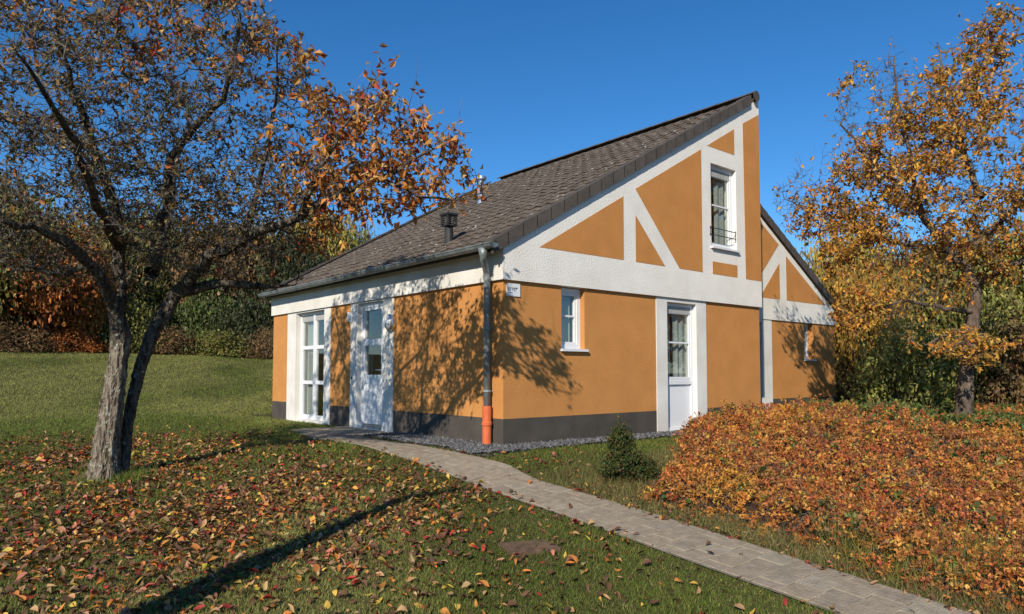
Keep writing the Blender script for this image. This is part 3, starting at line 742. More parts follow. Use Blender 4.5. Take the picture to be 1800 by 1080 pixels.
att = np.concatenate([
    ellipsoid(1900, dep(225, 225, 7.5), 1, 2.4, 2.3, 1.8, 0.1),
    ellipsoid(600, dep(60, 330, 6.8), 1, 1.2, 1.3, 0.9, 0.1),
    ellipsoid(700, dep(420, 400, 7.6), 1, 1.1, 0.9, 0.55, 0.1),
    ellipsoid(330, dep(590, 335, 7.05), 1, 0.95, 0.6, 0.45, 0.1),
    ellipsoid(150, dep(655, 240, 6.9), 1, 0.55, 0.55, 0.5, 0.1),
    ellipsoid(110, dep(775, 290, 6.95), 1, 0.33, 0.45, 0.42, 0.1),
    ellipsoid(400, dep(150, 440, 7.2), 1, 1.3, 1.0, 0.38, 0.1)])
pos, par, rmin, nm = grow_tree(limbsA, att, step=0.10, infl=0.75, kill=0.14, iters=70, jit=0.36)
rad = radii(pos, par, rmin, tip=0.0030)
pos, par, rad = spurs(pos, par, rad, 13000, 0.05, 0.2, 0.35)
rad = np.minimum(rad, 0.5)
lat_ = (pos-CAM) @ RT - (tb-CAM) @ RT
pos, par, rad = shoots(pos, par, rad, np.where((rad < 0.006) & ((pos[:, 2] > 3.7) | (lat_ > 2.0)))[0], 130, 0.25, 0.65)
treeA = thing('fruit_tree', 'gnarled twin-stemmed tree with sparse orange leaves standing on the lawn', 'tree', tuple(tb))
nt1 = len(subdiv(trunk1)[0])
def bark_trunk(name, poly, m, parent, n=26, seed=3):
    r = np.random.default_rng(seed); P = []; R = []
    for a, b_ in zip(poly[:-1], poly[1:]):
        a, b_ = np.array(a), np.array(b_); k = max(2, int(np.linalg.norm(b_[:3]-a[:3])/0.035))
        for q in range(k): t = q/k; P.append(a[:3]+(b_[:3]-a[:3])*t); R.append(a[3]+(b_[3]-a[3])*t)
    P.append(np.array(poly[-1][:3])); R.append(poly[-1][3]); P = np.array(P); R = np.array(R); m_ = len(P)
    # smooth the spine
    for _ in range(6): P[1:-1] = (P[:-2]+2*P[1:-1]+P[2:])/4; R[1:-1] = (R[:-2]+2*R[1:-1]+R[2:])/4
    T = np.gradient(P, axis=0); T /= np.linalg.norm(T, axis=1)[:, None]
    A = np.cross(T, np.array([0.3, 0.9, 0.1])); A /= np.linalg.norm(A, axis=1)[:, None]; B = np.cross(T, A)
    th = np.arange(n)*2*PI/n; zz = np.arange(m_)[:, None]
    ridg = 0.05*np.sin(9*th[None]+0.09*zz+1.3*np.sin(zz*0.13))+0.035*np.sin(14*th[None]-0.2*zz)+0.06*np.sin(3*th[None]+0.06*zz)+0.06*r.normal(size=(m_, n))
    rr = R[:, None]*(1+ridg)
    V = (P[:, None]+(np.cos(th)[None, :, None]*A[:, None]+np.sin(th)[None, :, None]*B[:, None])*rr[..., None]).reshape(-1, 3)
    F = [(i*n+j, i*n+(j+1) % n, (i+1)*n+(j+1) % n, (i+1)*n+j) for i in range(m_-1) for j in range(n)]
    return build(name, V, F, m, parent, smooth=True)
bark_trunk('trunk', trunk1, M['bark'], treeA, 36)
bark_trunk('stem', trunk2, M['bark_dark'], treeA, 20, 5)['label'] = 'thinner second stem leaning to the cottage'
V, F = branch_mesh(pos, par, rad, 0.009, 0.105); build('branches', V, F, M['bark_dark'], treeA, smooth=True)
V, F = branch_mesh(pos, par, rad, 0, 0.009); build('twigs', V, F, M['twig'], treeA)
# leaves
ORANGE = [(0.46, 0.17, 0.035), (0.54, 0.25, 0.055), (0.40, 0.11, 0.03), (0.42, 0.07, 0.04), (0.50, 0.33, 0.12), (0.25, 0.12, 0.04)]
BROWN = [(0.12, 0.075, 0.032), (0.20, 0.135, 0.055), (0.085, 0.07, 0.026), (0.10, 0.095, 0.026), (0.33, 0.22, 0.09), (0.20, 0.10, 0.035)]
tp = tips_of(pos, par, rad)
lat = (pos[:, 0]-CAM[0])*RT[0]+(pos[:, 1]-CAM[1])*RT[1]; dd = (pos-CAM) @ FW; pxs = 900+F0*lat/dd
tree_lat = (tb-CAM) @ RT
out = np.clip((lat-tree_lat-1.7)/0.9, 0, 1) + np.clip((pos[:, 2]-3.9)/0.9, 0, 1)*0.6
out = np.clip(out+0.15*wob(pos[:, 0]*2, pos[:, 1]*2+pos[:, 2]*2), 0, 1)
def tree_leaves(sel, s0, s1, pal, w, droop=0.5, **kw):
    n = len(sel); P = pos[sel]+rng.normal(0, 0.02, (n, 3)); Dr = rng.normal(size=(n, 3)); Dr[:, 2] -= droop
    return leafset(P, Dr, rng.uniform(s0, s1, n), pick(pal, w, n), **kw)
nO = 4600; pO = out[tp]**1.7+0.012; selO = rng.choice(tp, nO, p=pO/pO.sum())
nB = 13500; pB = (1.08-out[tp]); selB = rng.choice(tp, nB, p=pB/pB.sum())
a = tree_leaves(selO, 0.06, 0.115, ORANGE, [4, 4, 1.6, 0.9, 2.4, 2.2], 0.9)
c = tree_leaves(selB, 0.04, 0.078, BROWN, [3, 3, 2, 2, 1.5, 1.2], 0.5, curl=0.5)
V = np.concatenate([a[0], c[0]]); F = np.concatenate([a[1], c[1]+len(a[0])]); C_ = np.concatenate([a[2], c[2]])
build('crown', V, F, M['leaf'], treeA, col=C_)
print('treeA nodes', len(pos), 'tips', len(tp))

# ------------------------------------------------------------------ tree at the right of the cottage
rb = hit(1693, 722); rd = 12.7
rbase = dep(1693, 722, rd); zb0 = float(ground(rbase[0], rbase[1]))
tr1 = [(rbase[0]-.02, rbase[1], zb0-0.15, 0.18), D(1693, 715, rd, 0.14), D(1697, 660, rd, 0.118), D(1705, 600, rd, 0.11), D(1711, 550, rd, 0.108), D(1715, 500, rd, 0.105)]
K = lambda pts, root=False: ([D(x, y, z, r) for x, y, z, r in pts], root)
limbsB = [(tr1, True),
    K([(1715, 500, 12.7, .12), (1718, 430, 12.7, .10), (1722, 350, 12.7, .08), (1735, 260, 12.7, .055), (1745, 170, 12.6, .035), (1752, 80, 12.6, .02), (1755, 20, 12.6, .01)]),
    K([(1715, 500, 12.7, .10), (1670, 440, 12.8, .07), (1620, 380, 12.9, .055), (1570, 320, 13, .04), (1520, 270, 13.1, .028), (1480, 220, 13.1, .016)]),
    K([(1620, 380, 12.9, .05), (1600, 280, 12.6, .035), (1580, 190, 12.4, .022), (1570, 100, 12.3, .012)]),
    K([(1670, 440, 12.8, .05), (1590, 430, 13.1, .04), (1510, 410, 13.3, .028), (1440, 380, 13.4, .018), (1380, 350, 13.4, .009)]),
    K([(1722, 350, 12.7, .06), (1690, 250, 13.2, .04), (1660, 150, 13.5, .025), (1650, 80, 13.6, .012)]),
    K([(1718, 430, 12.7, .06), (1770, 380, 12.4, .04), (1820, 300, 12.2, .028), (1850, 200, 12, .015)]),
    K([(1715, 500, 12.7, .07), (1770, 470, 12.2, .05), (1840, 440, 11.8, .03)]),
    K([(1711, 550, 12.7, .05), (1650, 540, 12.3, .035), (1590, 530, 12.0, .022), (1530, 545, 11.9, .012), (1490, 575, 11.9, .007)]),
    K([(1705, 580, 12.7, .04), (1660, 590, 12.2, .02), (1620, 610, 12.0, .01)]),
    K([(1715, 520, 12.7, .05), (1690, 470, 13.8, .03), (1640, 420, 14.6, .018)])]
att = np.concatenate([
    ellipsoid(1600, dep(1655, 320, 12.7), 1, 2.0, 1.8, 2.1, 0.15),
    ellipsoid(400, dep(1435, 355, 13.3), 1, 0.85, 0.8, 0.8, 0.1),
    ellipsoid(240, dep(1520, 195, 13.0), 1, 0.7, 0.6, 0.9, 0.1),
    ellipsoid(160, dep(1745, 70, 12.6), 1, 0.55, 0.7, 0.6, 0.1),
    ellipsoid(270, dep(1560, 540, 12.0), 1, 1.0, 0.7, 0.6, 0.1), ellipsoid(170, dep(1520, 440, 12.8), 1, 0.9, 0.8, 0.6, 0.1), ellipsoid(160, dep(1700, 610, 11.9), 1, 0.75, 0.5, 0.35, 0.1),
    ellipsoid(260, dep(1830, 350, 12.2), 1, 0.9, 1.0, 1.6, 0.1)])
pos, par, rmin, nm = grow_tree(limbsB, att, step=0.13, infl=0.95, kill=0.2, iters=60, jit=0.3)
rad = radii(pos, par, rmin, tip=0.0034)
pos, par, rad = spurs(pos, par, rad, 6000, 0.06, 0.24, 0.4)
pos, par, rad = shoots(pos, par, rad, np.where((rad < 0.006) & (pos[:, 2] > 4.2))[0], 90, 0.3, 0.8)
treeB = thing('fruit_tree', 'golden orange leaved tree rising behind the shrub mound beside the set-back gable', 'tree', tuple(tr1[0][:3]))
bark_trunk('trunk', tr1, M['bark2'], treeB, 20, 9)
V, F = branch_mesh(pos, par, rad, 0.010, 0.15); build('branches', V, F, M['bark2'], treeB, smooth=True)
V, F = branch_mesh(pos, par, rad, 0, 0.010); build('twigs', V, F, M['twig'], treeB)
GOLD = [(0.54, 0.26, 0.04), (0.60, 0.34, 0.06), (0.48, 0.18, 0.035), (0.30, 0.175, 0.045), (0.22, 0.16, 0.03), (0.17, 0.10, 0.03)]
tp = tips_of(pos, par, rad, 0.007)
dens = np.clip(0.45+1.1*wob(pos[tp, 0]*1.8, pos[tp, 1]*1.8+pos[tp, 2]*2.0), 0.04, 1.3)
sel = rng.choice(tp, 19500, p=dens/dens.sum())
a = tree_leaves(sel, 0.06, 0.125, GOLD, [4, 3, 2.5, 2, 1.5, 1.5], 0.8)
build('crown', a[0], a[1], M['leaf'], treeB, col=a[2])

# ------------------------------------------------------------------ tree behind the photographer that throws the long shadow over the lawn
sd = np.array([math.cos(SHADOW_ANG), math.sin(SHADOW_ANG), 0.0])
s0 = hit(420, 1010); base = s0-sd*3.6; base[2] = float(ground(base[0], base[1]))-0.1
def shp(x, y):          # the point above the base whose shadow falls near that spot of the lawn
    p = hit(x, y); t = (p-base)[:2] @ sd[:2]; h = p[2]+t*math.tan(SUN_EL); q = base+ (p-base-sd*t)*np.array([1, 1, 0]); q[2] = h; return q
pts = [(*base, 0.19)] + [(*shp(x, y), r) for x, y, r in ((420, 1010, .15), (540, 955, .12), (640, 910, .085), (730, 872, .055))]
treeC = thing('bare_tree', 'bare slender tree standing out of view beside the photographer', 'tree', tuple(base))
P, R = subdiv(pts, 0.1, 0.006); b = MB(); b.tube(P, R, 10)
top = np.array(P[-1]); b.build('trunk', M['bark'], treeC, smooth=True)
b = MB(); b.tube([top-np.array([0, 0, .1]), top+RT*0.25+np.array([0, 0, .12]), top+RT*0.42+np.array([0, 0, .16]), top+RT*0.55+np.array([0, 0, .12])], [.055, .045, .03, .012], 8); b.build('branch', M['bark'], treeC, smooth=True)

# ------------------------------------------------------------------ woodland and shrubs behind
def quads(P, size, cols, flat=0.0):
    n = len(P); a = rng.normal(size=(n, 3)); a /= np.linalg.norm(a, axis=1)[:, None]; b_ = np.cross(a, rng.normal(size=(n, 3))); b_ /= np.linalg.norm(b_, axis=1)[:, None]+1e-9
    nn = np.cross(a, b_); s = size[:, None]
    V = np.stack([P-a*s*0.5, P-b_*s*0.3+nn*s*0.12, P+a*s*0.5, P+b_*s*0.3+nn*s*0.12], 1).reshape(-1, 3)
    F = (np.array([[0, 1, 2], [0, 2, 3]])[None]+4*np.arange(n)[:, None, None]).reshape(-1, 3)
    return V, F, np.repeat(cols, 4, 0)
def crown_mesh(name, kind, seed, nclump=95, per=95, leaf=0.15):
    global rng
    keep = rng; rng = np.random.default_rng(seed)
    # unit crown: radius 1 in x, y and height 0..1 in z
    if kind == 'conifer':
        z = rng.random(nclump)**1.3; th = rng.uniform(0, 2*PI, nclump); r = (1-z)*rng.uniform(0.35, 1.0, nclump)*0.95+0.05
        Cc = np.stack([r*np.cos(th), r*np.sin(th), 0.03+z*0.95], 1); sig = 0.16*(1.1-z)
    elif kind == 'bush':
        d = rng.normal(size=(nclump, 3)); d /= np.linalg.norm(d, axis=1)[:, None]; d[:, 2] = abs(d[:, 2]); r = rng.uniform(0.45, 1, nclump)**0.6
        Cc = d*r[:, None]*np.array([0.85, 0.85, 0.88]); sig = np.full(nclump, 0.16)
    else:
        d = rng.normal(size=(nclump, 3)); d /= np.linalg.norm(d, axis=1)[:, None]; r = rng.uniform(0.3, 1, nclump)**0.55
        Cc = d*r[:, None]*np.array([0.85, 0.85, 0.40])+np.array([0, 0, 0.55]); sig = rng.uniform(0.09, 0.19, nclump)
    P = np.repeat(Cc, per, 0)+rng.normal(size=(nclump*per, 3))*np.repeat(sig, per)[:, None]*np.array([1, 1, 0.55 if kind != 'bush' else 0.8])
    P = P[P[:, 2] > 0.0]
    tone = np.repeat(rng.lognormal(0, 0.25, nclump), per)[:len(P)]
    c = np.clip(tone[:, None]*rng.lognormal(0, 0.25, (len(P), 1))*rng.uniform(0.85, 1.15, (len(P), 3)), 0.1, 2.2)
    V, F, Cq = quads(P, rng.uniform(0.6, 1.3, len(P))*leaf, c)
    o = build(name, V, F, None, col=Cq); me = o.data; bpy.data.objects.remove(o); rng = keep
    return me
def trunk_mesh(name, seed, bush=False):
    r = np.random.default_rng(seed); b = MB()
    if not bush:
        b.tube([(0, 0, -0.05), (0.01, 0, 0.15), (0.0, 0.02, 0.4), (0.02, 0, 0.75)], [0.075, 0.055, 0.04, 0.015], 8)
        for k in range(11):
            a = r.uniform(0, 6.28); z = r.uniform(0.2, 0.6); L = r.uniform(0.35, 0.75); up = r.uniform(0.1, 0.3)
            b.tube([(0, 0, z), (L*.5*math.cos(a), L*.5*math.sin(a), z+up*.4), (L*math.cos(a), L*math.sin(a), z+up)], [0.025, 0.015, 0.005], 5)
    else:
        for k in range(12):
            a = r.uniform(0, 6.28); L = r.uniform(0.3, 0.8); h = r.uniform(0.4, 0.9)
            b.tube([(0.05*math.cos(a), 0.05*math.sin(a), -0.03), (L*.5*math.cos(a), L*.5*math.sin(a), h*.6), (L*math.cos(a), L*math.sin(a), h)], [0.02, 0.012, 0.004], 4)
    o = b.build(name, M['bark2']); me = o.data; bpy.data.objects.remove(o); return me
CR = {'round': [crown_mesh('crown', 'round', 100+i, 110, 95, 0.055) for i in range(4)], 'conifer': [crown_mesh('crown', 'conifer', 200, 110, 90, 0.06)],
      'bush': [crown_mesh('crown', 'bush', 300+i, 90, 75, 0.07) for i in range(3)]}
TRM = [trunk_mesh('trunk', 5), trunk_mesh('trunk', 6)]; TRB = trunk_mesh('stems', 8, True)
FOL = {k: leafmat('foliage_'+k, transl=0.3, var=c) for k, c in dict(rust=(0.34, 0.115, 0.028), orange=(0.46, 0.20, 0.04), yellow=(0.34, 0.26, 0.05), olive=(0.165, 0.155, 0.038), green=(0.09, 0.115, 0.03), dark=(0.045, 0.055, 0.02), brown=(0.17, 0.105, 0.045), gold=(0.34, 0.21, 0.04), palegreen=(0.25, 0.25, 0.065)).items()}
def bg(name, label, px, py, d, h, rx, kind, pal, group, n=0):
    if py is not None: p = hit(px, py)
    else:
        p = dep(px, 655, d); p[2] = ground(p[0], p[1])
    t = thing(name, label, 'shrub' if kind == 'bush' else 'tree', (p[0], p[1], float(ground(p[0], p[1]))-0.03), group)
    rz = random.uniform(0, 6.28)
    for nm_, me, m in (('stems' if kind == 'bush' else 'trunk', TRB if kind == 'bush' else TRM[n % 2], None), ('crown', CR[kind][n % len(CR[kind])], FOL[pal])):
        o = bpy.data.objects.new(nm_, me); COL.objects.link(o); o.parent = t
        o.scale = (rx, rx, h) if nm_ == 'crown' or kind == 'bush' else (h*0.5, h*0.5, h); o.rotation_euler = (0, 0, rz)
        if m is not None:
            if not me.materials: me.materials.append(m)
            o.material_slots[0].link = 'OBJECT'; o.material_slots[0].material = m
    return t
GL, GR_ = 'trees along the far edge of the lawn', 'trees and bushes behind the right-hand tree'
LB = [  # front row
 ('broadleaf_tree', 'dark olive tree at the left end of the far treeline', -40, 616, 8.2, 4.0, 'round', 'olive'),
 ('broadleaf_tree', 'rusty orange tree left of the twin-stemmed tree, low wide crown', 75, 617, 6.2, 3.4, 'round', 'rust'),
 ('broadleaf_tree', 'brightest orange tree of the far treeline beside the twin stems', 150, 617, 5.2, 2.3, 'round', 'orange'),
 ('bush', 'olive green bush seen just left of the twin stems', 232, 620, 3.0, 1.8, 'bush', 'olive'),
 ('broadleaf_tree', 'dark brown tree directly behind the twin stems', 262, 616, 8.0, 3.6, 'round', 'brown'),
 ('evergreen_tree', 'dark green conifer right of the twin stems', 366, 622, 5.0, 2.5, 'conifer', 'green'),
 ('bush', 'dense dark evergreen bush between the conifer and the cottage', 428, 626, 3.6, 2.0, 'bush', 'dark'),
 ('broadleaf_tree', 'olive tree close to the left end of the cottage', 470, 620, 7.0, 3.0, 'round', 'olive'),
 ('bush', 'low brown bush at the lawn edge next to the cottage corner', 462, 630, 1.7, 1.3, 'bush', 'brown'),
 ('bush', 'low olive-brown bush under the rusty orange tree', 20, 618, 1.5, 1.8, 'bush', 'brown'),
 ('bush', 'low brown bush behind the foot of the twin stems', 300, 622, 1.5, 2.0, 'bush', 'brown'),
 ('bush', 'low olive bush at the foot of the dark green conifer', 395, 626, 1.5, 1.8, 'bush', 'olive'),
 ('bush', 'wide dark bush filling the gap under the rusty orange tree', 90, 613, 3.2, 3.0, 'bush', 'dark'),
 ('bush', 'dark bush filling the gap under the brightest orange tree', 160, 613, 3.4, 2.6, 'bush', 'brown'),
 ('bush', 'dark green bush at the far left end of the treeline', -30, 612, 3.4, 3.0, 'bush', 'dark'),
 ('bush', 'dark bush behind the thinner of the twin stems', 265, 614, 3.6, 2.8, 'bush', 'dark'),
 ('bush', 'reddish brown low bush between the orange tree and the twin stems', 120, 619, 1.2, 1.6, 'bush', 'rust')]
for i, (nm_, lab, px, py, h, rx, kind, pal) in enumerate(LB): bg(nm_, lab, px, py, 0, h, rx, kind, pal, GL, i)
LB2 = [('tall dark green tree at the far left edge behind the olive tree', -90, 42, 8.8, 4.2, 'dark'), ('tall brown tree behind the rusty orange tree', 40, 43, 8.0, 4.0, 'brown'),
 ('tall dark tree behind the brightest orange tree', 130, 44, 8.4, 4.0, 'dark'), ('tall olive tree behind the olive green bush', 215, 42, 8.2, 3.8, 'olive'),
 ('tall dark tree behind the conifer, left one', 310, 44, 8.1, 3.8, 'dark'), ('tall brown tree behind the conifer, right one', 395, 43, 7.9, 3.6, 'brown'),
 ('yellow green tree behind the left end of the cottage roof', 470, 46, 8.4, 3.6, 'yellow'), ('yellow tree rising above the cottage roof next to the sky', 552, 46, 9.6, 3.0, 'yellow'),
 ('olive tree rising above the lower left roof slope', 600, 50, 9.7, 2.8, 'olive'), ('dark tree behind the cottage roof edge', 515, 42, 7.2, 3.0, 'dark'),
 ('distant orange tree beyond the left edge of the lawn', -10, 50, 10.1, 4.5, 'rust'), ('distant dark tree seen through the middle of the crown', 260, 52, 10.1, 5.0, 'dark')]
for i, (lab, px, d, h, rx, pal) in enumerate(LB2): bg('broadleaf_tree', lab, px, None, d, h, rx, 'round', pal, GL, i)
RB = [('bush', 'brown twiggy bush beside the end of the set-back gable', 1535, 20.5, 2.2, 1.3, 'bush', 'brown'), ('bush', 'yellow green bush between the brown bush and the right trunk', 1590, 17.0, 2.2, 1.4, 'bush', 'palegreen'),
 ('bush', 'olive bush just left of the right trunk', 1648, 17.0, 2.0, 1.2, 'bush', 'palegreen'), ('bush', 'olive green bush right of the right trunk', 1760, 16.5, 2.5, 1.5, 'bush', 'olive'),
 ('bush', 'large brown bush at the right edge of the picture', 1845, 15.5, 2.2, 1.5, 'bush', 'brown'), ('broadleaf_tree', 'golden tree behind the end of the set-back gable', 1515, 21, 4.4, 1.7, 'round', 'gold'),
 ('broadleaf_tree', 'olive tree behind the yellow green bush', 1600, 24, 4.8, 2.2, 'round', 'olive'), ('broadleaf_tree', 'olive green tree directly behind the right trunk', 1700, 23, 5.0, 2.4, 'round', 'olive'),
 ('broadleaf_tree', 'pale green tree at the right edge behind the large brown bush', 1800, 22, 5.2, 2.3, 'round', 'palegreen'), ('broadleaf_tree', 'brown tree behind the gap beside the right trunk', 1650, 30, 6.6, 3.0, 'round', 'brown'),
 ('broadleaf_tree', 'olive tree far behind the right edge bushes', 1790, 31, 7.2, 3.2, 'round', 'olive'), ('broadleaf_tree', 'tall yellow tree behind the roof of the set-back gable', 1500, 34, 8.0, 2.6, 'round', 'yellow'),
 ('broadleaf_tree', 'olive tree past the right edge of the picture', 1890, 24, 6.0, 2.6, 'round', 'olive')]
for i, (nm_, lab, px, d, h, rx, kind, pal) in enumerate(RB): bg(nm_, lab, px, None, d, h, rx, kind, pal, GR_, i)

# ------------------------------------------------------------------ low shrub mound by the path
SHP = np.array([(-0.72, -2.85), (-0.88, -4.2), (-1.0, -5.4), (-1.1, -7.0), (-0.6, -9.5), (13.5, -9.5), (13.5, 0.6), (7.4, -0.5), (3.9, -0.55), (2.6, -0.95), (1.2, -1.85), (0.3, -2.4)])
def shrub_in(x, y):
    x = np.asarray(x, float); y = np.asarray(y, float); ins = np.zeros(x.shape, bool); dist = np.full(x.shape, 1e9); n = len(SHP)
    for i in range(n):
        (x0, y0), (x1, y1) = SHP[i], SHP[(i+1) % n]
        c_ = ((y0 > y) != (y1 > y)) & (x < (x1-x0)*(y-y0)/((y1-y0) if y1 != y0 else 1e-9)+x0); ins ^= c_
        t = np.clip(((x-x0)*(x1-x0)+(y-y0)*(y1-y0))/((x1-x0)**2+(y1-y0)**2), 0, 1); dist = np.minimum(dist, np.hypot(x-x0-t*(x1-x0), y-y0-t*(y1-y0)))
    return np.where(ins, dist, -dist)
def shrub_h(x, y):
    e = shrub_in(x, y)+0.10*wob(x, y, 3.1)
    d = (x-CAM[0])*FW[0]+(y-CAM[1])*FW[1]; la = (x-CAM[0])*RT[0]+(y-CAM[1])*RT[1]
    h = 0.20+0.042*np.clip(d-6.2, 0, 5.0)
    h = h*(1-0.65*sstep(5.0, 8.0, la)*sstep(8, 10, d))
    return h*np.clip(e/0.30, 0, 1)**0.5*(1+0.25*wob(x+5, y-3, 2.3)+0.30*wob(x-2, y+9, 5.0))
def wedge(n, dmin, dmax, pw, margin=1.08):
    """points on the ground inside the view, density falling with distance"""
    u = rng.random(n); a = 2-pw
    d = (dmin**a+u*(dmax**a-dmin**a))**(1/a); la = d*rng.uniform(-0.723, 0.723, n)*margin
    f2 = FW[:2]/np.linalg.norm(FW[:2]); P = CAM[:2]+d[:, None]*f2+la[:, None]*RT[:2]
    return P[:, 0], P[:, 1], d, la
RUST = [(0.50, 0.195, 0.045), (0.54, 0.26, 0.055), (0.45, 0.135, 0.038), (0.36, 0.095, 0.042), (0.64, 0.37, 0.07), (0.26, 0.13, 0.05), (0.20, 0.15, 0.035)]
def quads_dir(P, A, size, cols, wid=0.3):
    n = len(P); A = A/(np.linalg.norm(A, axis=1)[:, None]+1e-9); b_ = np.cross(A, rng.normal(size=(n, 3))+np.array([0, 0, 1.2])); b_ /= np.linalg.norm(b_, axis=1)[:, None]+1e-9
    nn = np.cross(A, b_); s = size[:, None]
    V = np.stack([P, P+A*s*0.5-b_*s*wid+nn*s*0.1, P+A*s, P+A*s*0.5+b_*s*wid+nn*s*0.1], 1).reshape(-1, 3)
    F = (np.array([[0, 1, 2], [0, 2, 3]])[None]+4*np.arange(n)[:, None, None]).reshape(-1, 3)
    return V, F, np.repeat(cols, 4, 0)
x, y, d, la = wedge(56000, 3.6, 16, 1.15, 1.08)
e = shrub_in(x, y); k = e > -0.12*rng.random(len(x)); x, y, d, la = x[k], y[k], d[k], la[k]
gap = wob(x*5+1, y*5, 2.2)+0.6*wob(x*11, y*11+3, 2.0); k = gap > -0.75+0.5*(rng.random(len(x))-0.5); x, y, d, la = x[k], y[k], d[k], la[k]
m_ = len(x); KL = 11
h = np.maximum(shrub_h(x, y), 0.02); bz_ = ground(x, y)+h-0.075+0.05*rng.normal(size=m_)*np.clip(h/0.25, 0.1, 1)
Ld = rng.uniform(0.08, 0.20, m_)*np.where(rng.random(m_) < 0.12, 1.6, 1.0)*np.clip(h/0.15, 0.45, 1)
sd_ = rng.normal(size=(m_, 3))*np.array([0.65, 0.65, 0.25])+np.array([-0.15, -0.15, 0.75]); sd_ /= np.linalg.norm(sd_, axis=1)[:, None]
tt = np.linspace(0.12, 1.0, KL)[None, :]+rng.normal(0, 0.03, (m_, KL))
P = np.stack([x, y, bz_], 1)[:, None, :]+sd_[:, None, :]*(Ld[:, None]*tt)[..., None]; P[..., 2] -= 0.35*Ld[:, None]*tt**2
side = rng.normal(size=(m_, KL, 3)); A = side/np.linalg.norm(side, axis=2)[..., None]*0.8+sd_[:, None, :]*0.5
hue = pick(RUST, [3.6, 2.6, 3.4, 2.0, 1.0, 1.6, 0.5], m_, 0.2)
ytone = sstep(0.15, 0.7, wob(x*1.4+3, y*1.4, 1.6))[:, None]; hue = hue*(1-0.5*ytone)+0.5*ytone*np.array([0.60, 0.30, 0.045])
btone = sstep(0.1, 0.7, wob(x*1.7-8, y*1.7+2, 2.2))[:, None]*(rng.random((m_, 1)) < 0.6); hue = hue*(1-0.6*btone)+0.6*btone*np.array([0.20, 0.09, 0.06])
gr = sstep(4.4, 6.2, la)*sstep(6.6, 8.2, d)*(wob(x*1.3, y*1.3+4, 2.0) > -0.15)*0.7+0.03
kg = rng.random(m_) < gr; hue[kg] = pick([(0.10, 0.13, 0.03), (0.17, 0.18, 0.045), (0.07, 0.09, 0.025)], [2, 1, 1], int(kg.sum()))
col = np.clip(np.repeat(hue[:, None, :], KL, 1)*rng.lognormal(0, 0.2, (m_, KL, 1))*rng.uniform(0.9, 1.1, (m_, KL, 3)), 0.01, 0.8).reshape(-1, 3)
sz_ = (rng.uniform(0.020, 0.040, (m_, KL))*np.where(kg, 1.5, 1.0)[:, None]*(1+0.05*np.maximum(d-5, 0))[:, None]).ravel()
V, F, C_ = quads_dir(P.reshape(-1, 3), A.reshape(-1, 3), sz_, col)
P = P.reshape(-1, 3)
print('shrub leaves', len(P))
shr = build('ground_cover', V, F, M['leaf'], col=C_)
tag(shr, 'dense mound of low rust orange shrubs between the path and the gable', 'shrubs', kind='stuff')
gxs = np.arange(-1.3, 13.6, 0.11); gys = np.arange(-8.5, 0.7, 0.11); X, Y = np.meshgrid(gxs, gys); H = shrub_h(X, Y); E_ = shrub_in(X, Y)
Z = ground(X, Y)+np.where(E_ > -0.1, np.maximum(H-0.11, -0.02), -0.05); n1 = len(gxs); n2 = len(gys); ii = np.arange(n1*n2).reshape(n2, n1)
Fq = np.stack([ii[:-1, :-1], ii[:-1, 1:], ii[1:, 1:], ii[1:, :-1]], -1).reshape(-1, 4); okf = (E_.ravel()[Fq] > -0.05).all(1)
M['thicket'] = mat('thicket_floor', (0.030, 0.020, 0.013), (0.075, 0.045, 0.025), 14, 0.95, 0.8, 60, 0.03)
o = build('thicket', np.stack([X, Y, Z], -1).reshape(-1, 3), Fq[okf], M['thicket'], shr, smooth=True); o['kind'] = 'stuff'
# thin stems poking out of it
ns = 8000; x, y, d, la = wedge(ns*3, 4.0, 14, 1.2); k = shrub_in(x, y) > 0.05; x, y, d = x[k], y[k], d[k]
h = shrub_h(x, y); z = ground(x, y)+h; dr = rng.normal(size=(len(x), 3)); dr[:, 2] = np.abs(dr[:, 2])*0.55+0.1; dr /= np.linalg.norm(dr, axis=1)[:, None]
L = rng.uniform(0.08, 0.3, len(x))[:, None]; p0 = np.stack([x, y, z-0.07], 1); p1 = p0+dr*L*0.6; p2 = p1+(dr-np.array([0, 0, 0.55]))*L*0.5
sv = np.cross(dr, rng.normal(size=dr.shape)); sv /= np.linalg.norm(sv, axis=1)[:, None]; w_ = 0.0022
V = np.stack([p0-sv*w_, p0+sv*w_, p1-sv*w_*.8, p1+sv*w_*.8, p2], 1).reshape(-1, 3)
F = (np.array([(0, 1, 3), (0, 3, 2), (2, 3, 4)])[None]+5*np.arange(len(x))[:, None, None]).reshape(-1, 3)
o = build('stems', V, F, M['twig'], shr); o['kind'] = 'stuff'

# small evergreen bush at the lawn corner
bp_ = hit(1096, 848); bz = bp_[2]
cl = np.concatenate([ellipsoid(150, bp_+np.array([0, 0, 0.17]), 1, 0.23, 0.22, 0.19, 0.4), ellipsoid(95, bp_+np.array([0, 0, 0.40])-RT*0.02, 1, 0.13, 0.13, 0.17, 0.3), ellipsoid(75, bp_+RT*0.20+np.array([0, 0, 0.13]), 1, 0.13, 0.14, 0.13, 0.4)])
Lb = rng.uniform(0.05, 0.12, len(cl)); db = (cl-bp_-np.array([0, 0, 0.12])); db /= np.linalg.norm(db, axis=1)[:, None]; db = db+rng.normal(0, 0.45, db.shape)
P = (cl[:, None, :]+db[:, None, :]*(Lb[:, None]*np.linspace(-0.6, 0.6, 30)[None])[..., None]).reshape(-1, 3)+rng.normal(0, 0.017, (len(cl)*30, 3)); P = P[P[:, 2] > bz-0.02]
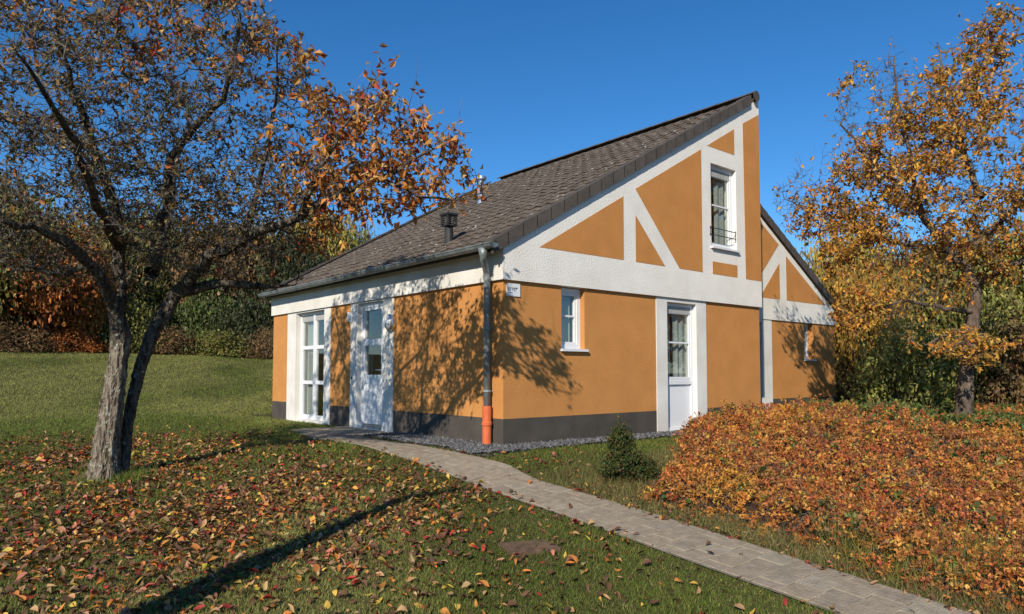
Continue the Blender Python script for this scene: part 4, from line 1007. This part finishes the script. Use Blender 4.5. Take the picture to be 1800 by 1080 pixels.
col = pick([(0.035, 0.06, 0.016), (0.06, 0.085, 0.02), (0.10, 0.10, 0.022), (0.17, 0.13, 0.03), (0.12, 0.06, 0.025)], [4, 3, 1.5, 0.7, 0.8], len(P))
V, F, C_ = quads(P, rng.uniform(0.016, 0.038, len(P)), col)
sb = thing('small_bush', 'small dark green bush on the grass in front of the gable wall', 'bush', tuple(bp_))
build('foliage', V, F, M['leaf'], sb, col=C_)
b = MB()
for k in range(9):
    a = k*0.7; b.tube([bp_+np.array([0, 0, -.03]), bp_+np.array([.05*math.cos(a), .05*math.sin(a), .18]), bp_+np.array([.12*math.cos(a), .12*math.sin(a), .30])], [.01, .007, .003], 5)
b.build('stems', M['bark2'], sb)

# ------------------------------------------------------------------ grass
def off_grass(x, y, pad=0.0):
    uc = path_uc(y); onp = (np.abs(x-uc) < PW-0.025+0.06*wob(x*3, y*3, 1.5)+pad) & (y < 2.45) & (y > -8)
    pad_ = (x > -1.46+0.25*(y-2.4)) & (x < 0.05) & (y > 2.35) & (y < 4.5)
    hs = (x > -0.04) & (x < 12.5) & (y > -0.02) & (y < 9.2)
    gv = ((x > -0.72) & (x < 6.2) & (y > -0.47-0.04*np.sin(x*3)) & (y <= 0.03)) | ((x > -0.70) & (x <= 0) & (y > 0) & (y < 2.6))
    return onp | pad_ | hs | gv
def blades(n, dmin, dmax, pw, hmin, hmax, wid, filt, pal, wts, lean=0.5):
    x, y, d, la = wedge(n, dmin, dmax, pw, 1.05); k = filt(x, y, d, la); x, y, d = x[k], y[k], d[k]; n = len(x)
    z = ground(x, y); far = np.sqrt(np.maximum(d, 5)/5.0)
    hgt = rng.uniform(hmin, hmax, n)*(0.8+0.4*(wob(x*2, y*2, 2.0) > 0))*far**0.35; a = rng.uniform(0, 2*PI, n); ln = rng.uniform(0.1, 1, n)*lean*hgt; a2 = rng.uniform(0, 2*PI, n)
    w = wid*far**1.5*rng.uniform(0.7, 1.3, n)
    b0 = np.stack([x-np.cos(a)*w, y-np.sin(a)*w, z-0.004], 1); b1 = np.stack([x+np.cos(a)*w, y+np.sin(a)*w, z-0.004], 1)
    t = np.stack([x+np.cos(a2)*ln, y+np.sin(a2)*ln, z+hgt], 1)
    V = np.stack([b0, b1, t], 1).reshape(-1, 3); F = np.arange(3*n).reshape(-1, 3)
    c = pick(pal, wts, n, 0.2)*(1+0.22*wob(x, y, 0.9))[:, None]
    dry = sstep(0.25, 0.8, wob(x+2, y*0.7+5, 0.7)+0.75*sstep(9, 20, d))[:, None]; c = c*(1-0.6*dry)+0.6*dry*np.array([0.34, 0.33, 0.10])
    return V, F, np.repeat(np.clip(c, 0.005, 0.7), 3, 0)
GP = [(0.105, 0.148, 0.022), (0.145, 0.185, 0.032), (0.072, 0.108, 0.017), (0.21, 0.195, 0.05), (0.26, 0.205, 0.085)]
verge_ = lambda x, y: (x > path_uc(y)) & (y < -2.1+0.3*wob(x*2, y*2, 2)) & (shrub_in(x, y) > -1.2)
fl_ = lambda x, y, d, la: (~off_grass(x, y)) & (shrub_in(x, y) < 0.02) & ((~verge_(x, y)) | (rng.random(len(x)) < 0.30))
a = blades(980000, 3.4, 44, 1.5, 0.014, 0.040, 0.0027, fl_, GP, [4, 3, 3, 1.6, 0.8], 1.3)
fs_ = lambda x, y, d, la: (~off_grass(x, y)) & (shrub_in(x, y) < 0.25) & (x > path_uc(y)) & (y < -1.6)
c = blades(140000, 3.4, 9, 1.2, 0.04, 0.11, 0.0024, fs_, [(0.17, 0.15, 0.05), (0.22, 0.18, 0.08), (0.11, 0.12, 0.03), (0.13, 0.08, 0.04)], [3, 2, 2, 1], 1.0)
fc_ = lambda x, y, d, la: (np.hypot((x+0.62)/0.40, (y+5.15)/0.6) < 1+0.3*wob(x, y, 5)) & (rng.random(len(x)) < 0.8)
q = blades(60000, 3.6, 7, 1.0, 0.16, 0.34, 0.0028, fc_, [(0.20, 0.20, 0.04), (0.26, 0.22, 0.05), (0.12, 0.15, 0.03)], [3, 2, 2], 0.9)
ft_ = lambda x, y, d, la: np.hypot(x-tb[0]-0.1, y-tb[1]+0.05) < 0.42*rng.random(len(x))**0.5
r_ = blades(150000, 6.4, 9.0, 1.0, 0.04, 0.15, 0.0028, ft_, GP, [3, 2, 3, 1.5, 1], 0.8)
Vs, Fs, Cs, n0 = [], [], [], 0
for blk in (a, c, q, r_): Vs.append(blk[0]); Fs.append(blk[1]+n0); Cs.append(blk[2]); n0 += len(blk[0])
print('grass tris', n0//3)
tag(build('grass', np.concatenate(Vs), np.concatenate(Fs), M['grass'], col=np.concatenate(Cs)), 'short green grass covering the lawn', 'grass', kind='stuff')

# ------------------------------------------------------------------ rusty cover plate in the lawn
cp = hit(930, 966); cz = float(ground(cp[0], cp[1]))
M['rust'] = mat('rusty_iron', (0.085, 0.05, 0.035), (0.15, 0.095, 0.065), 12, 0.85, 0.5, 60, 0.004)
b = MB(); b.box(-.19, .19, -.14, .14, -0.03, 0.022); cov = b.build('drain_cover', M['rust']); cov.location = (cp[0], cp[1], cz); cov.rotation_euler = (0, 0, YAW-1.2)
tag(cov, 'small rusty brown drain cover set in the grass near the path', 'drain cover')
for k in range(7):
    b = MB(); b.box(-.17, .17, -.125+.038*k, -.108+.038*k, 0.0221, 0.028); o = b.build('rib', M['rust']); o.parent = cov

# ------------------------------------------------------------------ fallen leaves
LC = {'red': (0.30, 0.035, 0.025), 'orange': (0.46, 0.17, 0.035), 'yellow': (0.52, 0.33, 0.06), 'tan': (0.37, 0.225, 0.10), 'brown': (0.115, 0.058, 0.030), 'pink': (0.42, 0.16, 0.10)}
LW = [1.0, 2.2, 0.7, 2.4, 5.2, 0.6]; LN = list(LC)
f2 = FW[:2]/np.linalg.norm(FW[:2])
x, y, d, la = wedge(200000, 3.5, 15, 0.6, 1.05)
c1 = hit(260, 930)[:2]; c2 = hit(180, 800)[:2]
dens = np.exp(-(np.hypot(x-c1[0], y-c1[1])/2.1)**2)+0.75*np.exp(-(np.hypot(x-c2[0], y-c2[1])/1.9)**2)+0.45*np.exp(-(np.hypot(x-hit(560, 880)[0], y-hit(560, 880)[1])/1.5)**2)+0.045*(x < path_uc(y)+1.2)*(d < 9)
dens = dens*(0.65+0.5*wob(x*2, y*2, 1.7))
dens = dens+0.35*verge_(x, y)
k = (rng.random(len(x)) < np.clip(dens, 0, 1)*0.62) & ~off_grass(x, y, -0.03) & (shrub_in(x, y) < 0.1)
x, y, d = x[k], y[k], d[k]
xp, yp, dp2, lp2 = wedge(140, 3.7, 9, 0.8); kp = off_grass(xp, yp) & (yp < 2.3) & (np.abs(xp-path_uc(yp)) < PW); kp &= rng.random(len(xp)) < 0.8
x = np.concatenate([x, xp[kp]]); y = np.concatenate([y, yp[kp]]); d = np.concatenate([d, dp2[kp]])
onpath = off_grass(x, y)
n = len(x); print('fallen leaves', n)
ci = rng.choice(len(LN), n, p=np.array(LW)/sum(LW)); size = rng.uniform(0.034, 0.076, n)*np.where(verge_(x, y) & ~onpath, 0.6, 1.0)*np.where(rng.random(n) < 0.2, 0.7, 1)
def litter_shape(r):
    """curled pointed oval leaf, length 1, 12 vertices"""
    ys = np.array([0, 0.25, 0.55, 0.82, 1.0])-0.5; ws = np.array([0.02, 0.22, 0.27, 0.15, 0.01])*r.uniform(0.85, 1.25)
    cup = r.uniform(0.05, 1.3); bend = r.uniform(-1.1, 0.7); V = []
    for yy, w in zip(ys, ws):
        zc = bend*yy*yy+0.08
        for s_ in (-1, 0, 1): V.append((s_*w*(1-0.2*cup), yy, zc+abs(s_)*cup*w*r.uniform(0.6, 1.3)))
    F = [(i*3+j, i*3+j+1, i*3+j+4, i*3+j+3) for i in range(4) for j in range(2)]
    return np.array(V), F
shapes = [litter_shape(np.random.default_rng(40+i)) for i in range(9)]
order = np.argsort(d/size*0.06)
NI = 290
lmat = {c_: leafmat('fallen_leaf_'+c_, LC[c_], 0.12, 0.6) for c_ in LN}
lmesh = {}
Vs, Fs, Cs, n0 = [], [], [], 0
solo = []; COLN = dict(red='red', orange='orange', yellow='bright yellow', tan='pale tan', brown='dark brown', pink='dull pink')
fset = np.array(shapes[0][1])
for rank, i in enumerate(order):
    si = int(rng.integers(len(shapes))); zg = float(ground(x[i], y[i]))+(0.034 if onpath[i] else rng.uniform(0.010, 0.034))
    rx_, ry_, rz_ = rng.normal(0, 0.42), rng.normal(0, 0.42), rng.uniform(0, 6.28); flip = PI if rng.random() < 0.35 else 0.0
    if rank < NI:
        cn = LN[ci[i]]; key = (si, cn)
        if key not in lmesh:
            o = build('fallen_leaf', shapes[si][0], shapes[si][1], lmat[cn], smooth=True); lmesh[key] = o.data; bpy.data.objects.remove(o)
        o = bpy.data.objects.new('fallen_leaf', lmesh[key]); COL.objects.link(o)
        o.location = (x[i], y[i], zg); o.rotation_euler = (rx_+flip, ry_, rz_); o.scale = (size[i],)*3
        p_ = np.array([x[i], y[i], zg])-CAM; px_ = 900+F0*(p_ @ RT)/(p_ @ FW); py_ = 540+SHY-F0*(p_ @ UP)/(p_ @ FW)
        zone = 'on the paved path' if onpath[i] else ('near the rusty drain cover' if abs(px_-930) < 110 and abs(py_-966) < 60 else
               (('in the bottom left corner' if px_ < 120 else 'bottom left' if px_ < 260 else 'bottom, left of long shadow' if px_ < 420 else 'bottom, right of long shadow' if px_ < 590 else 'at the bottom middle' if px_ < 760 else 'below the drain cover' if px_ < 1080 else 'at the bottom beside the path') if py_ > 1010 else
               ('at the left edge' if px_ < 140 else 'below the twin stems' if px_ < 330 else 'left of the long shadow' if px_ < 540 else 'around the long shadow' if px_ < 760 else 'between long shadow and path')))
        sz = 'small' if size[i] < 0.047 else 'large' if size[i] > 0.062 else 'middling'
        solo.append((f'{sz} {COLN[cn]} fallen leaf {zone}', px_, o, 'fallen leaves on the path' if onpath[i] else 'fallen leaves on the lawn'))
    else:
        cr, sr = math.cos(rz_), math.sin(rz_); S = shapes[si][0]*size[i]; X_ = S[:, 0]; Y_ = S[:, 1]; Z_ = (S[:, 2]*(-1 if flip else 1)+X_*ry_+Y_*rx_)
        Vs.append(np.stack([x[i]+X_*cr-Y_*sr, y[i]+X_*sr+Y_*cr, zg+Z_], 1)); Fs.append(fset+n0); n0 += len(S)
        cc = np.clip(np.array(LC[LN[ci[i]]])*rng.lognormal(0, 0.22)*rng.uniform(0.9, 1.1, 3), 0.01, 0.7); Cs.append(np.repeat(cc[None], len(S), 0))
tag(build('leaf_litter', np.concatenate(Vs), np.concatenate(Fs), M['litter'], col=np.concatenate(Cs), smooth=True), 'carpet of fallen autumn leaves scattered over the lawn under the tree', 'leaf litter', kind='stuff')

ORDW = 'leftmost second third fourth fifth sixth seventh eighth ninth tenth eleventh twelfth thirteenth fourteenth fifteenth sixteenth seventeenth eighteenth nineteenth twentieth'.split()
for lab in sorted({q[0] for q in solo}):
    same = sorted([q for q in solo if q[0] == lab], key=lambda q: q[1])
    for k, q in enumerate(same):
        tag(q[2], lab if len(same) == 1 else lab+(', leftmost' if k == 0 else ', '+(ORDW[k] if k < 20 else f'{k+1}th')+' from left'), 'leaf', q[3])
